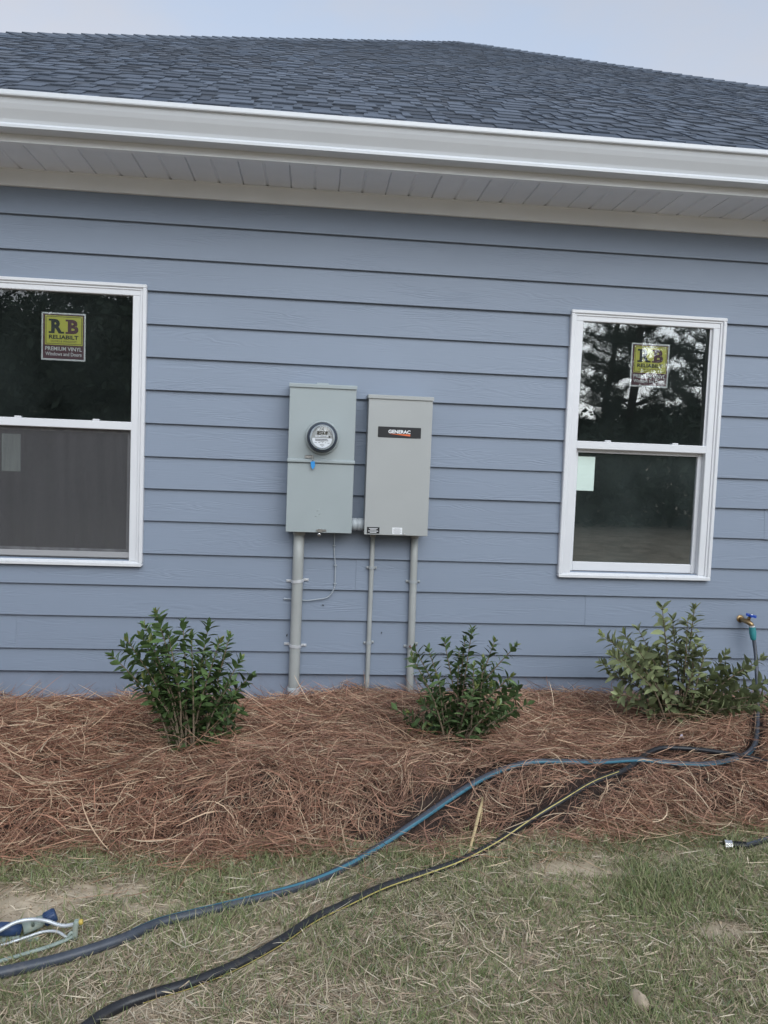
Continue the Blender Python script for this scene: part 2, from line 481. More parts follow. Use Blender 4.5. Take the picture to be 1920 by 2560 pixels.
    def plate(s, poly, y, th, mi=0):
        # poly in (x,z) as a thin plate whose front is at y
        n = len(poly)
        vs = [(x, y, z) for x, z in poly] + [(x, y + th, z) for x, z in poly]
        fs = [tuple(range(n)), tuple(range(2 * n - 1, n - 1, -1))]
        fs += [(i, n + i, n + (i + 1) % n, (i + 1) % n) for i in range(n)]
        return s.add(vs, fs, mi)
    def build(s, name, mats, parent=None):
        me = bpy.data.meshes.new(name)
        me.from_pydata(s.v, [], s.f)
        if not isinstance(mats, (list, tuple)): mats = [mats]
        for m in mats: me.materials.append(m)
        me.polygons.foreach_set('material_index', s.mi)
        me.polygons.foreach_set('use_smooth', s.sm)
        me.update()
        return link(name, me, parent)

def link(name, data, parent=None):
    o = bpy.data.objects.new(name, data)
    COL.objects.link(o)
    if parent is not None:
        o.parent = parent
        o.matrix_parent_inverse = Matrix.Translation(-Vector(parent['_w'])) if '_w' in parent.keys() else Matrix()
    return o

ROOTS = []
def thing(name, loc, label, cat, group=None):
    o = bpy.data.objects.new(name, None)
    o.empty_display_size = 0.1
    COL.objects.link(o)
    o.location = loc
    o['_w'] = [float(c) for c in loc]
    ROOTS.append(o)
    return tag(o, label, cat, group)

def tag(o, label=None, cat=None, group=None, kind=None):
    if label: o['label'] = label
    if cat: o['category'] = cat
    if group: o['group'] = group
    if kind: o['kind'] = kind
    return o

def np_mesh(name, verts, faces, mats, cols=None, parent=None, smooth=False):
    # verts (N,3), faces (F,k) all the same size
    me = bpy.data.meshes.new(name)
    nv, (nf, k) = len(verts), faces.shape
    me.vertices.add(nv)
    me.vertices.foreach_set('co', np.ascontiguousarray(verts, dtype=np.float32).ravel())
    me.loops.add(nf * k)
    me.loops.foreach_set('vertex_index', np.ascontiguousarray(faces, dtype=np.int32).ravel())
    me.polygons.add(nf)
    me.polygons.foreach_set('loop_start', np.arange(0, nf * k, k, dtype=np.int32))
    if smooth: me.polygons.foreach_set('use_smooth', np.ones(nf, dtype=bool))
    me.update(calc_edges=True)
    if cols is not None:
        a = me.color_attributes.new('Col', 'FLOAT_COLOR', 'POINT')
        c4 = np.ones((nv, 4), dtype=np.float32); c4[:, :3] = cols
        a.data.foreach_set('color', c4.ravel())
    me.materials.append(mats)
    return link(name, me, parent)

def text_geo(body, size, cx, cz, y, xscale=1.0, bold=0.0, th=0.0003, width=None):
    cu_ = bpy.data.curves.new('t', 'FONT')
    cu_.body = body; cu_.size = 1.0; cu_.align_x = 'CENTER'; cu_.align_y = 'CENTER'
    cu_.offset = bold; cu_.fill_mode = 'FRONT'; cu_.resolution_u = 3
    ob = bpy.data.objects.new('t', cu_)
    COL.objects.link(ob)
    bpy.context.view_layer.update()
    me = bpy.data.meshes.new_from_object(ob.evaluated_get(bpy.context.evaluated_depsgraph_get()))
    co = [v.co.copy() for v in me.vertices]
    fs = [tuple(p.vertices) for p in me.polygons]
    bpy.data.objects.remove(ob); bpy.data.curves.remove(cu_); bpy.data.meshes.remove(me)
    xs = [c.x for c in co]; zs = [c.y for c in co]
    mx, mz = (min(xs) + max(xs)) / 2, (min(zs) + max(zs)) / 2
    k = xscale if width is None else width / (max(xs) - min(xs))
    hk = size / (max(zs) - min(zs))          # size = true letter height
    if width is None: k = hk * xscale
    return [(cx + (c.x - mx) * k, y, cz + (c.y - mz) * hk) for c in co], fs

def catmull(pts, sub=8):
    P = [Vector(p) for p in pts]
    out = []
    for i in range(len(P) - 1):
        p0, p1, p2, p3 = P[max(i - 1, 0)], P[i], P[i + 1], P[min(i + 2, len(P) - 1)]
        for k in range(sub):
            t = k / sub
            out.append(0.5 * ((2 * p1) + (p2 - p0) * t + (2 * p0 - 5 * p1 + 4 * p2 - p3) * t * t + (3 * p1 - p0 - 3 * p2 + p3) * t ** 3))
    out.append(P[-1])
    return out

# ------------------------------------------------------------------ terrain
EDGE = np.array(((-6, -1.55), (-2.2, -1.6), (-1.1, -1.72), (-.78, -1.61), (-.46, -1.69), (-.08, -1.64), (.4, -1.59), (.8, -1.56), (1.26, -1.52), (1.63, -1.49), (2.03, -1.49), (3.2, -1.5), (10.5, -1.5)))
WALLZ = np.array(((-6, 0), (-1.7, -.005), (-1.35, -.015), (-.85, .01), (-.15, .0), (.1, .035), (.22, .065), (.45, .05), (.7, .035), (1.0, .05), (1.35, .06), (1.9, .05), (2.6, .04), (10.5, .04)))
def tab(t, x):
    x = np.clip(x, t[0, 0], t[-1, 0] - 1e-6)
    i = np.clip(np.searchsorted(t[:, 0], x, side='right') - 1, 0, len(t) - 2)
    k = (x - t[i, 0]) / (t[i + 1, 0] - t[i, 0]); k = k * k * (3 - 2 * k)
    return t[i, 1] + (t[i + 1, 1] - t[i, 1]) * k
def sstep(a, b, x):
    k = np.clip((x - a) / (b - a), 0, 1); return k * k * (3 - 2 * k)
def bed_edge(x): return tab(EDGE, x) + .018 * np.sin(9 * x + 1) + .012 * np.sin(23 * x)
def lawn_z(x, y):
    k = 1 - sstep(5, 9, np.abs(y))
    return -.04 + k * (.006 * np.sin(3.1 * x + 1.7 * y) + .005 * np.sin(7.3 * x - 4.1 * y + 1) + .003 * np.sin(17 * x + 13 * y))
def terrain(x, y):
    x = np.asarray(x, float); y = np.asarray(y, float)
    lz = lawn_z(x, y)
    d = y - bed_edge(x)
    top = .055 + .02 * np.sin(2.3 * x + .6) + .014 * np.sin(5.1 * x + 2.9 * y) + .009 * np.sin(11 * x - 7 * y)
    top = top + .025 * sstep(-.9, -1.25, y)
    top = top + (tab(WALLZ, x) - top) * sstep(-.45, -.03, y)
    z = lz + (top - lz) * sstep(0, .34, d)
    return np.where((x < -6) | (x > 10.5) | (y > .3), lz, z)
def vnoise(x, y, s, seed=0):
    # smooth value noise for scattering
    x = np.asarray(x) * s + seed * 17.3; y = np.asarray(y) * s - seed * 9.1
    xi, yi = np.floor(x), np.floor(y)
    fx, fy = x - xi, y - yi
    fx = fx * fx * (3 - 2 * fx); fy = fy * fy * (3 - 2 * fy)
    def h(a, b):
        v = np.sin(a * 127.1 + b * 311.7 + seed * 74.7) * 43758.5453
        return v - np.floor(v)
    return (h(xi, yi) * (1 - fx) + h(xi + 1, yi) * fx) * (1 - fy) + (h(xi, yi + 1) * (1 - fx) + h(xi + 1, yi + 1) * fx) * fy

def grid(name, xs, ys, zf, m, kind='structure'):
    X, Y = np.meshgrid(xs, ys)
    Z = zf(X, Y)
    nx, ny = len(xs), len(ys)
    idx = np.arange(nx * ny).reshape(ny, nx)
    f = np.stack([idx[:-1, :-1], idx[:-1, 1:], idx[1:, 1:], idx[1:, :-1]], -1).reshape(-1, 4)
    o = np_mesh(name, np.stack([X, Y, Z], -1).reshape(-1, 3), f, m, smooth=True)
    o['kind'] = kind
    return o

xs = np.unique(np.concatenate([np.linspace(-400, -20, 12), np.linspace(-20, -4, 17), np.linspace(-4, 5, 181), np.linspace(5, 20, 16), np.linspace(20, 400, 12)]))
ys = np.unique(np.concatenate([np.linspace(-400, -20, 12), np.linspace(-20, -5, 24), np.linspace(-5, -1.0, 90), np.linspace(-1, 20, 12), np.linspace(20, 400, 8)]))
def ground_z(x, y): return np.where(y > -1.2, -.10, lawn_z(x, y) - .02 * sstep(-1.35, -1.2, y))
tag(grid('ground', xs, ys, ground_z, M['soil']), 'sandy lawn ground with thin patchy grass')
xs = np.linspace(-5.9, 10.2, 330); ts = np.linspace(0, 1, 40)
X, T = np.meshgrid(xs, ts)
Y = bed_edge(X) * (1 - T) + 0.02 * T
Z = terrain(X, Y) - .012
Z[0] -= .02
idx = np.arange(X.size).reshape(X.shape)
o = np_mesh('planting_bed', np.stack([X, Y, Z], -1).reshape(-1, 3), np.stack([idx[:-1, :-1], idx[:-1, 1:], idx[1:, 1:], idx[1:, :-1]], -1).reshape(-1, 4), M['bed'], smooth=True)
tag(o, 'raised planting bed along the house wall, covered in pine straw', kind='structure')

# ------------------------------------------------------------------ the house
HX0, HX1 = -5.1, 7.63
house = thing('house', (2.13, 0, 0), 'single-storey house with blue grey lap siding, white gutter and dark shingled hip roof', 'house')
WIN = [(-1.826, -.910), (1.410, 2.322)]        # outer frame x ranges
WZ0, WZ1 = .742, 2.248
OPEN = [(a + .03, b - .03, WZ0 + .03, WZ1 - .03) for a, b in WIN]

def cut_segments(x0, x1, z0, z1):
    # rectangles of a strip that remain around the window openings
    cuts = [o_ for o_ in OPEN if o_[0] < x1 and o_[1] > x0 and o_[2] < z1 and o_[3] > z0]
    out = []; cur = x0
    for a, b, c, d in sorted(cuts):
        if a > cur: out.append((cur, a, z0, z1))
        lo, hi = max(a, cur), min(b, x1)
        if c > z0 + .004: out.append((lo, hi, z0, c))
        if d < z1 - .004: out.append((lo, hi, d, z1))
        cur = hi
    if cur < x1 - 1e-4: out.append((cur, x1, z0, z1))
    return out

w = MB()
for a, b, c, d in cut_segments(HX0, HX1, -.3, 2.98): w.box(a, b, .004, .12, c, d)
w.box(HX0, HX0 + .12, .12, 15.9, -.3, 2.98); w.box(HX1 - .12, HX1, .12, 15.9, -.3, 2.98)
w.box(HX0, HX1, 15.9, 16.02, -.3, 2.98)
w.build('wall', M['sheath'], house)
w = MB()
w.box(HX0 + .12, HX1 - .12, 3.6, 3.7, -.1, 2.7); w.box(HX0 + .12, HX1 - .12, .12, 15.9, 2.7, 2.75); w.box(HX0 + .12, HX1 - .12, .12, 15.9, -.15, -.1)
w.box(.2, .3, .12, 3.6, -.1, 2.7)
w.build('interior_partition', M['drywall'], house)
MB().box(HX0 - .001, HX1 + .001, -.004, .004, -.3, .152).build('foundation', M['foundation'], house)

LZ = [2.7166, 2.5745, 2.3959, 2.2209, 2.0461, 1.8722, 1.698, 1.5188, 1.3392, 1.1652, .9893, .8119, .6342, .4598, .2789, .153]
SEAM = {14: [-1.573], 12: [.256], 13: [1.59]}
for i in range(1, len(LZ)):
    z0, z1 = LZ[i], LZ[i - 1] + .02
    if i in SEAM: s0 = SEAM[i][0]
    else: s0 = random.choice([-2.15, -1.95, 2.85, 3.1, 2.95]) + random.uniform(-.1, .1)
    seams = [HX0]
    k = s0 - 4.88 * 6
    while k < HX1 - .1:
        if k > HX0 + .15: seams.append(k)
        k += 4.88
    seams.append(HX1)
    for a, b in zip(seams, seams[1:]):
        bd = MB()
        dz = random.uniform(-.0012, .0012); dy = random.uniform(-.0008, .0008)
        for c, d, e, f in cut_segments(a + .0005, b - .0005, z0 + dz, z1):
            def yy(z): return -.0275 + (z - z0) / (z1 - z0) * .0185 + dy
            t = .0075
            if e < z0 + .01:
                bv = .0022
                poly = [(yy(e) + .0012, e), (yy(e), e + .0012), (yy(f), f), (yy(f) + t, f), (yy(e) + .0165, e + .006)]
            else:
                poly = [(yy(e), e), (yy(f), f), (yy(f) + t, f), (yy(e) + t, e)]
            bd.prism(poly, c, d)
        bd.build('siding_board', M['siding'], house)

# frieze, soffit, fascia, gutter
MB().prism([(-.030, 2.7166), (-.032, 2.7186), (-.032, 2.80), (-.0, 2.80), (-.0, 2.7166)], HX0 - .02, HX1 + .02).build('frieze_board', M['trim'], house)
MB().prism([(-.046, 2.796), (-.046, 2.7995), (-.030, 2.7995), (-.030, 2.796)], HX0 - .02, HX1 + .02).build('soffit_channel', M['trim'], house)
PW = .2530
pb = MB()
def soff_prof(w):
    g, dp = .010, .010
    return [(0, dp), (g * .5, 0), (w / 2 - g, 0), (w / 2 - g * .3, dp * .75), (w / 2 + g * .3, dp * .75), (w / 2 + g, 0), (w - g * .5, 0), (w, dp)]
pr_ = soff_prof(PW)
vs = [(x, -.398, 2.80 + z) for x, z in pr_] + [(x, -.028, 2.80 + z) for x, z in pr_]
n_ = len(pr_)
pb.add(vs, [(i, n_ + i, n_ + i + 1, i + 1) for i in range(n_ - 1)])
k0 = math.ceil((HX0 - .3 - 1.10) / PW)
proto = None
for k in range(k0, int((HX1 + .2 - 1.10) / PW)):
    if proto is None:
        proto = pb.build('soffit_panel', M['soffit'], house)
        ob = proto
    else:
        ob = proto.copy(); COL.objects.link(ob); ob.parent = house; ob.matrix_parent_inverse = proto.matrix_parent_inverse.copy()
    ob.location = (1.10 + k * PW, 0, random.uniform(-.0006, .0006))
EX0, EX1 = -5.533, 8.067
MB().prism([(-.404, 2.798), (-.404, 2.965), (-.385, 2.965), (-.385, 2.806), (-.37, 2.806), (-.37, 2.798)], EX0 + .05, EX1 - .05).build('fascia', M['trim'], house)
gp = [(-.406, 2.972), (-.406, 2.834), (-.478, 2.832), (-.486, 2.835), (-.487, 2.847), (-.480, 2.851), (-.477, 2.858), (-.482, 2.872), (-.493, 2.890), (-.505, 2.910), (-.514, 2.930), (-.519, 2.948), (-.520, 2.954), (-.534, 2.957), (-.536, 2.962), (-.536, 2.979), (-.532, 2.982), (-.520, 2.982), (-.520, 2.978), (-.530, 2.976), (-.512, 2.945), (-.495, 2.905), (-.478, 2.870), (-.472, 2.838), (-.409, 2.838), (-.409, 2.972)]
MB().prism(gp, EX0 - .02, EX1 + .02).build('gutter', M['gutter'], house)

# hip roof
YE, ZE, RR, PT = -.475, 2.965, 8.5, .5833
XA, SL, SR = 2.117, .90, .70
TH = math.atan(PT); CT, ST = math.cos(TH), math.sin(TH)
def rp_(x, t, n): return (x, YE + t * CT - n * ST, ZE + t * ST + n * CT)
apex = (XA, YE + RR, ZE + RR * PT)
rf = MB()
c0, c1 = (XA - SL * RR, YE, ZE), (XA + SR * RR, YE, ZE)
c2, c3 = (XA + SR * RR, YE + 2 * RR, ZE), (XA - SL * RR, YE + 2 * RR, ZE)
rf.add([c0, c1, c2, c3, apex], [(0, 1, 4), (1, 2, 4), (2, 3, 4), (3, 0, 4), (3, 2, 1, 0)])
roof = rf.build('roof', M['roofdeck'], house)
TLEN = RR / CT
EXPO = .1435
tabs = []            # (x0,x1,t,level)
row = 0
rr_ = random.Random(3)
while row * EXPO < TLEN - .1:
    t = row * EXPO
    half = RR - t * CT
    xl, xr = XA - SL * half, XA + SR * half
    x = xl - rr_.uniform(0, .3)
    while x < xr:
        wd = rr_.choice((.06, .085, .11, .14, .18, .22)) * rr_.uniform(.85, 1.15)
        a, b = max(x, xl), min(x + wd, xr)
        if b - a > .03: tabs.append((a, b, t, 1))
        x += wd + rr_.choice((.03, .06, .09, .13, .18)) * rr_.uniform(.8, 1.2)
    row += 1
def tab_verts(a, b, t):
    sk = .012
    L_ = EXPO + .045
    lo, hi, bk = .0045, .0125, .0055
    return [rp_(a, t, lo), rp_(b, t, lo), rp_(b, t, hi), rp_(a, t, hi), rp_(a + sk, t + L_, bk), rp_(b - sk, t + L_, bk)]
TF = [(0, 1, 2, 3), (3, 2, 5, 4), (0, 3, 4, 4), (1, 5, 2, 2)]
camd = lambda tb: (Vector(rp_((tb[0] + tb[1]) / 2, tb[2], 0)) - CAM).length
vis = [tb for tb in tabs if tb[1] > -2.3 and tb[0] < 3.6 and tb[2] > .02]
vis.sort(key=camd)
single = set(vis[:300])
# shared meshes for the single shingles (five widths)
WV = (.08, .115, .15, .2, .27)
protos = []
for wv in WV:
    mb = MB()
    vv = [Vector(p) - Vector(rp_(0, 0, 0)) for p in tab_verts(-wv / 2, wv / 2, 0)]
    mb.add(vv, [(0, 1, 2, 3), (3, 2, 5, 4), (0, 3, 4), (1, 5, 2)])
    me = bpy.data.meshes.new('shingle'); me.from_pydata(mb.v, [], mb.f); me.materials.append(M['shingle'])
    protos.append(me)
SV, SF, SCC = [], [], []
def shade():
    k = rr_.choice((.72, .85, .95, 1.0, 1.08, 1.2)) * rr_.uniform(.92, 1.08)
    w_ = rr_.uniform(-.04, .04)
    return (.100 * k * (1 + w_), .119 * k, .152 * k * (1 - w_))
for tb in tabs:
    if tb in single:
        wd = tb[1] - tb[0]
        i = min(range(5), key=lambda q: abs(WV[q] - wd))
        ob = link('shingle', protos[i], roof)
        ob.location = rp_((tb[0] + tb[1]) / 2, tb[2], 0)
        ob.scale = (wd / WV[i], 1, 1)
    else:
        b0 = len(SV)
        SV += tab_verts(*tb[:3]); c = shade()
        SCC += [c] * 6
        SF += [(b0, b0 + 1, b0 + 2, b0 + 3), (b0 + 3, b0 + 2, b0 + 5, b0 + 4), (b0, b0 + 3, b0 + 4, b0), (b0 + 1, b0 + 5, b0 + 2, b0 + 1)]
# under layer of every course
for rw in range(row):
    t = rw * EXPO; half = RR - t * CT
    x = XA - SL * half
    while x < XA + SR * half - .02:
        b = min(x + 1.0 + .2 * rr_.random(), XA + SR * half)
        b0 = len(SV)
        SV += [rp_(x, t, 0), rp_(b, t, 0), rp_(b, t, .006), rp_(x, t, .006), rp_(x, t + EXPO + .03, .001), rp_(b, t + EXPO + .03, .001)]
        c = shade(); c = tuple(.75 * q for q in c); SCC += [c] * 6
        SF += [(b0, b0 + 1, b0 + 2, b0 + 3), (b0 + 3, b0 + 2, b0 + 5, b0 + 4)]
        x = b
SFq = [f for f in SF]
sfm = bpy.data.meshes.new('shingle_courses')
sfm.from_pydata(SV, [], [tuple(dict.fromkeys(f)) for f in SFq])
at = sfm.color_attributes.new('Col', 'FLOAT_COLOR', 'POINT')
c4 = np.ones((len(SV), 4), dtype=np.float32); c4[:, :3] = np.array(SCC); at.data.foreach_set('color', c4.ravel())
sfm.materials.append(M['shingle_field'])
o = link('shingle_courses', sfm, roof); o['kind'] = 'stuff'
# hip caps
capm = None
for sgn in (-1, 1):
    A = Vector(apex); E = Vector((XA + (SR if sgn > 0 else -SL) * RR, YE, ZE))
    d = (A - E); Lh = d.length; d.normalize()
    side = Vector((0, 0, 1)).cross(d).normalized(); nn = d.cross(side).normalized()
    if nn.z < 0: nn = -nn
    m3 = Matrix((side, d, nn)).transposed()
    cnt = int(Lh / .15)
    for k in range(cnt):
        if capm is None:
            mb = MB()
            wv, dr = .14, .055
            for (yy0, nlo) in ((0, .026),):
                vs = [(-wv, 0, -dr), (0, 0, .012), (wv, 0, -dr), (-wv, 0, -dr + .012), (0, 0, .026), (wv, 0, -dr + .012), (-wv, .22, -dr + .003), (0, .22, .013), (wv, .22, -dr + .003)]
                mb.add(vs, [(0, 1, 4, 3), (1, 2, 5, 4), (3, 4, 7, 6), (4, 5, 8, 7)])
            capm = bpy.data.meshes.new('hip_cap_shingle'); capm.from_pydata(mb.v, [], mb.f); capm.materials.append(M['shingle'])
        ob = link('hip_cap_shingle', capm, roof)
        ob.matrix_local = Matrix.Translation(E + d * (k * .15) + nn * random.uniform(0, .004)) @ (m3 @ Matrix.Rotation(random.uniform(-.02, .02), 3, 'Y')).to_4x4()

# windows
def make_window(x0, x1, screen):
    W = MB()
    z0, z1 = WZ0, WZ1
    def ring(ax0, ax1, az0, az1, wl_, wt, wb, y0, y1, bev):
        W.box(ax0, ax1, y0, y1, az1 - wt, az1, bev)
        W.box(ax0, ax0 + wl_, y0 + .0004, y1, az0 + wb, az1 - wt + .001, bev)
        W.box(ax1 - wl_, ax1, y0 + .0004, y1, az0 + wb, az1 - wt + .001, bev)
        W.box(ax0, ax1, y0 + .0002, y1, az0, az0 + wb, bev)
    ring(x0, x1, z0, z1, .022, .020, .014, -.046, .05, .004)
    ring(x0 + .021, x1 - .021, z0 + .013, z1 - .019, .014, .012, .008, -.038, .05, .002)
    ring(x0 + .034, x1 - .034, z0 + .020, z1 - .030, .040, .030, .004, -.033, .05, .003)
    win = W.build('window', M['white_vinyl'], house)
    gx0, gx1 = x0 + .074, x1 - .074
    gz1 = z1 - .060
    zr1, zr0 = 1.519, 1.475
    pane = MB().box(gx0 - .003, gx1 + .003, -.0135, -.0100, zr1 - .004, gz1 + .004)
    pane.mi = [1, 1, 0, 1, 1, 1]; pane.build('pane', [M['glass'], M['clear']], win)
    MB().box(gx0 - .004, gx1 + .004, -.033, .012, zr0, zr1, .003).build('meeting_rail', M['white_vinyl'], win)
    s = MB(); st = .024
    s.box(gx0, gx0 + st, .006, .034, .766, zr0 + .01, .002)
    s.box(gx1 - st, gx1, .006, .034, .766, zr0 + .01, .002)
    s.box(gx0 + st, gx1 - st, .0065, .034, .772, .824, .003)
    s.box(gx0 + st, gx1 - st, .0065, .034, zr0 - .02, zr0 + .008, .002)
    s.build('sash', M['white_vinyl'], win)
    pane = MB().box(gx0 + st - .003, gx1 - st + .003, .019, .0225, .821, zr0 - .01)
    pane.mi = [1, 1, 0, 1, 1, 1]; pane.build('pane', [M['glass_low'], M['clear']], win)
    MB().prism([(-.050, z0 - .002), (-.050, z0 + .012), (-.044, z0 + .016), (.03, z0 + .026), (.03, z0 - .002)], x0 + .004, x1 - .004).build('sill', M['sill_vinyl'], win)
    for lx in (gx0 + .165, gx1 - .20):
        MB().box(lx, lx + .034, -.032, -.016, zr1 - .001, zr1 + .009, .002).build('latch', M['white_vinyl'], win)
    if screen:
        b = MB()
        b.box(gx0, gx1, -.012, -.004, .781, .812, .002)
        b.build('screen_frame', M['screen_bar'], win)
        MB().box(gx0, gx1, -.0085, -.0080, .812, zr0).build('insect_screen', M['screen'], win)
    else:
        # raised weather strip beside the upper pane
        MB().box(gx1 - .012, gx1, -.018, -.009, zr1, gz1).build('glazing_bead', M['white_vinyl'], win)
    return win
make_window(*WIN[0], True)
make_window(*WIN[1], False)

# stickers behind the upper panes
def slab_letter(ch, cx, cz, w, h, y):
    v, f = text_geo(ch, h, cx, cz, y, width=w, bold=.05)
    return v, f
def sticker(x0, x1, z0, z1, label, tilt):
    t = thing('window_sticker', ((x0 + x1) / 2, -.008, z0), label, 'sticker', 'stickers on the upper window panes')
    W, H = x1 - x0, z1 - z0
    X = lambda u: x0 + u * W
    Zz = lambda v: z1 - v * H
    y = -.0060
    def rect(u0, u1, v0, v1, yy, name, m): return MB().box(X(u0), X(u1), yy, yy + .0003, Zz(v1), Zz(v0)).build(name, m, t)
    rect(0, 1, 0, 1, y, 'backing', M['st_white'])
    rect(.035, .965, .03, .965, y - .0006, 'maroon_panel', M['st_maroon'])
    rect(.08, .935, .06, .675, y - .0012, 'yellow_panel', M['st_yellow'])
    b = MB()
    for u0, u1, v0, v1 in ((.10, .915, .08, .09), (.10, .915, .645, .655), (.10, .11, .09, .645), (.905, .915, .09, .645)):
        b.box(X(u0), X(u1), y - .0018, y - .0015, Zz(v1), Zz(v0))
    b.build('outline', M['st_black'], t)
    for ch, u0, u1, m in (('R', .165, .50, M['st_black']), ('B', .545, .85, M['st_maroon'])):
        g = MB()
        v, f = slab_letter(ch, X((u0 + u1) / 2 + .02), Zz(.285), (u1 - u0) * W * .80, .30 * H, y - .0018)
        g.add(v, f)
        for q0, q1, w0, w1 in ((0, .38, .135, .175), (0, .40, .395, .435)):
            g.box(X(u0 + q0 * (u1 - u0)), X(u0 + q1 * (u1 - u0)), y - .0021, y - .0019, Zz(w1), Zz(w0))
        if ch == 'R': g.box(X(u0 + .72 * (u1 - u0)), X(u0 + 1.04 * (u1 - u0)), y - .0021, y - .0019, Zz(.435), Zz(.395))
        g.build('logo_letter', m, t)
    for body, vc, hh, wd, m, bold in (('RELIABILT', .51, .085, .67, M['st_black'], .035), ('DOORS & WINDOWS', .60, .042, .58, M['st_black'], .0),
                                      ('PREMIUM VINYL', .755, .082, .83, M['st_white'], .012), ('Windows and Doors', .865, .075, .82, M['st_white'], .012)):
        v, f = text_geo(body, hh * H, X(.505), Zz(vc), y - .0018, width=wd * W, bold=bold)
        MB().add(v, f).build('lettering', m, t)
    return t
sticker(-1.4595, -1.2325, 1.831, 2.0815, 'yellow and maroon sticker on upper pane of the left window, beside the screened sash', 0)
sticker(1.7815, 2.007, 1.842, 2.088, 'yellow and maroon sticker on upper pane of the right window, near the blue-handled faucet', 0)
for nm, a, b, c, d, lb in (('a', -1.668, -1.571, 1.232, 1.432, 'pale green paper tag behind the screen of the left window'), ('b', 1.512, 1.613, 1.236, 1.432, 'pale green paper tag on lower pane of the right window')):
    m_ = MB(); nseg = 8
    vs = []
    for i in range(nseg + 1):
        z = c + (d - c) * i / nseg
        vs += [(a, .0172 + .0006 * math.sin(i), z), (b, .0172 + .0005 * math.sin(i * 1.3 + 1), z), (b, .0178 + .0005 * math.sin(i * 1.3 + 1), z), (a, .0178 + .0006 * math.sin(i), z)]
    fs = []
    for i in range(nseg):
        k = i * 4
        fs += [(k, k + 1, k + 5, k + 4), (k + 1, k + 2, k + 6, k + 5), (k + 2, k + 3, k + 7, k + 6), (k + 3, k, k + 4, k + 7)]
    ob = m_.add(vs, fs).build('paper_tag', M['tagpaper'])
    tag(ob, lb, 'paper tag', 'paper tags on the lower panes')

# ------------------------------------------------------------------ meter enclosure
mx0, mx1 = -.1375, .2165
yf = -.150
mbx = thing('meter_box', (.04, -.02, .965), 'grey green electric meter box with round glass meter and blue seal', 'meter box')
MB().box(mx0 + .003, mx1 - .003, yf + .004, -.012, .966, 1.748, .003).build('enclosure', M['box_green'], mbx)
MB().prism([(yf - .008, 1.737), (yf - .008, 1.752), (yf - .004, 1.757), (-.012, 1.760), (-.012, 1.749), (yf - .004, 1.749), (yf - .004, 1.737)], mx0 - .003, mx1 + .003).build('top_cap', M['box_green'], mbx)
MB().box(.002, .068, -.11, -.04, 1.758, 1.768, .003).build('hub_plate', M['box_green'], mbx)
MB().box(mx0, mx1, yf, yf + .005, 1.352, 1.742, .0015).build('upper_cover', M['box_green'], mbx)
MB().prism([(yf - .006, 1.338), (yf - .012, 1.341), (yf - .012, 1.350), (yf - .004, 1.358), (yf + .004, 1.358), (yf + .004, 1.338)], mx0 - .002, mx1 + .004).build('cover_lip', M['box_green'], mbx)
MB().box(mx0, mx1, yf - .001, yf + .005, .964, 1.334, .0015).build('lower_cover', M['box_green'], mbx)
e = MB()
for k, (dx, dz) in enumerate(((0, .03), (.012, .012), (-.008, .0))):
    e.tube([(.025 + dx, yf - .0012, 1.05 + dz), (.034 + dx, yf - .0018, 1.055 + dz), (.038 + dx, yf - .0012, 1.062 + dz)], .0016, 6)
e.build('embossed_mark', M['box_green'], mbx)
lt = MB(); lt.box(.026, .080, yf - .006, yf - .001, .972, .982, .001); lt.box(.034, .058, yf - .010, yf - .005, .968, .984, .001)
lt.build('latch', M['steel'], mbx)
MB().lathe((.042, yf - .008, .953), (0, 1, 0), [(0, .004), (0, .009), (.003, .009), (.003, .004), (0, .004)], 16, close=False).build('hasp', M['steel'], mbx)
mc = (.0415, yf, 1.4745)
mt = MB().lathe(mc, (0, -1, 0), [(0, .090), (.014, .090), (.020, .087), (.022, .082), (.018, .080), (0, .080)], 48).build('meter', M['box_green'], mbx)
MB().lathe(mc, (0, -1, 0), [(.012, .0795), (.034, .0795), (.040, .077), (.052, .070), (.054, .068), (.05, .066), (.012, .066)], 48).build('meter_ring', M['darkring'], mt)
MB().lathe(mc, (0, -1, 0), [(.03, .0655), (.046, .0655), (.047, .0640), (.047, .0)], 48, close=False).build('meter_face', M['meterface'], mt)
MB().lathe(mc, (0, -1, 0), [(.054, .0675), (.085, .0640), (.093, .060), (.096, .050), (.097, 0.0)], 48, close=False).build('glass_cover', M['meterglass'], mt)
MB().lathe(mc, (0, -1, 0), [(.0472, .0605), (.060, .0605), (.060, .0580), (.0472, .0580)], 48, close=False).build('inner_ring', M['pvc_light'], mt)
yfm = yf - .0485
MB().box(mc[0] - .0275, mc[0] + .0285, yfm - .001, yfm, mc[2] + .014, mc[2] + .0335).build('display', M['lcd'], mt)
dg = MB()
for i in range(6): dg.box(mc[0] - .020 + i * .007, mc[0] - .0155 + i * .007, yfm - .0016, yfm - .0012, mc[2] + .018, mc[2] + .029)
dg.build('display_digits', M['lcdseg'], mt)
MB().lathe((mc[0] + .0005, yfm, mc[2] + .042), (0, -1, 0), [(0, .0034), (.001, .0034)], 12).build('sensor', M['black'], mt)
MB().lathe((mc[0] + .038, yfm, mc[2] + .0035), (0, -1, 0), [(0, .0045), (.001, .0045)], 12).build('port', M['black'], mt)
MB().box(mc[0] - .037, mc[0] + .028, yfm - .0005, yfm - .0001, mc[2] + .0015, mc[2] + .0105).build('number_strip', M['white'], mt)
pl = [(mc[0] - .053, mc[2] - .0045), (mc[0] + .053, mc[2] - .0045)]
for k in range(0, 13):
    a = -.12 - (math.pi - .24) * k / 12
    pl.append((mc[0] + .0535 * math.cos(a), mc[2] - .0045 + .0515 * math.sin(a)))
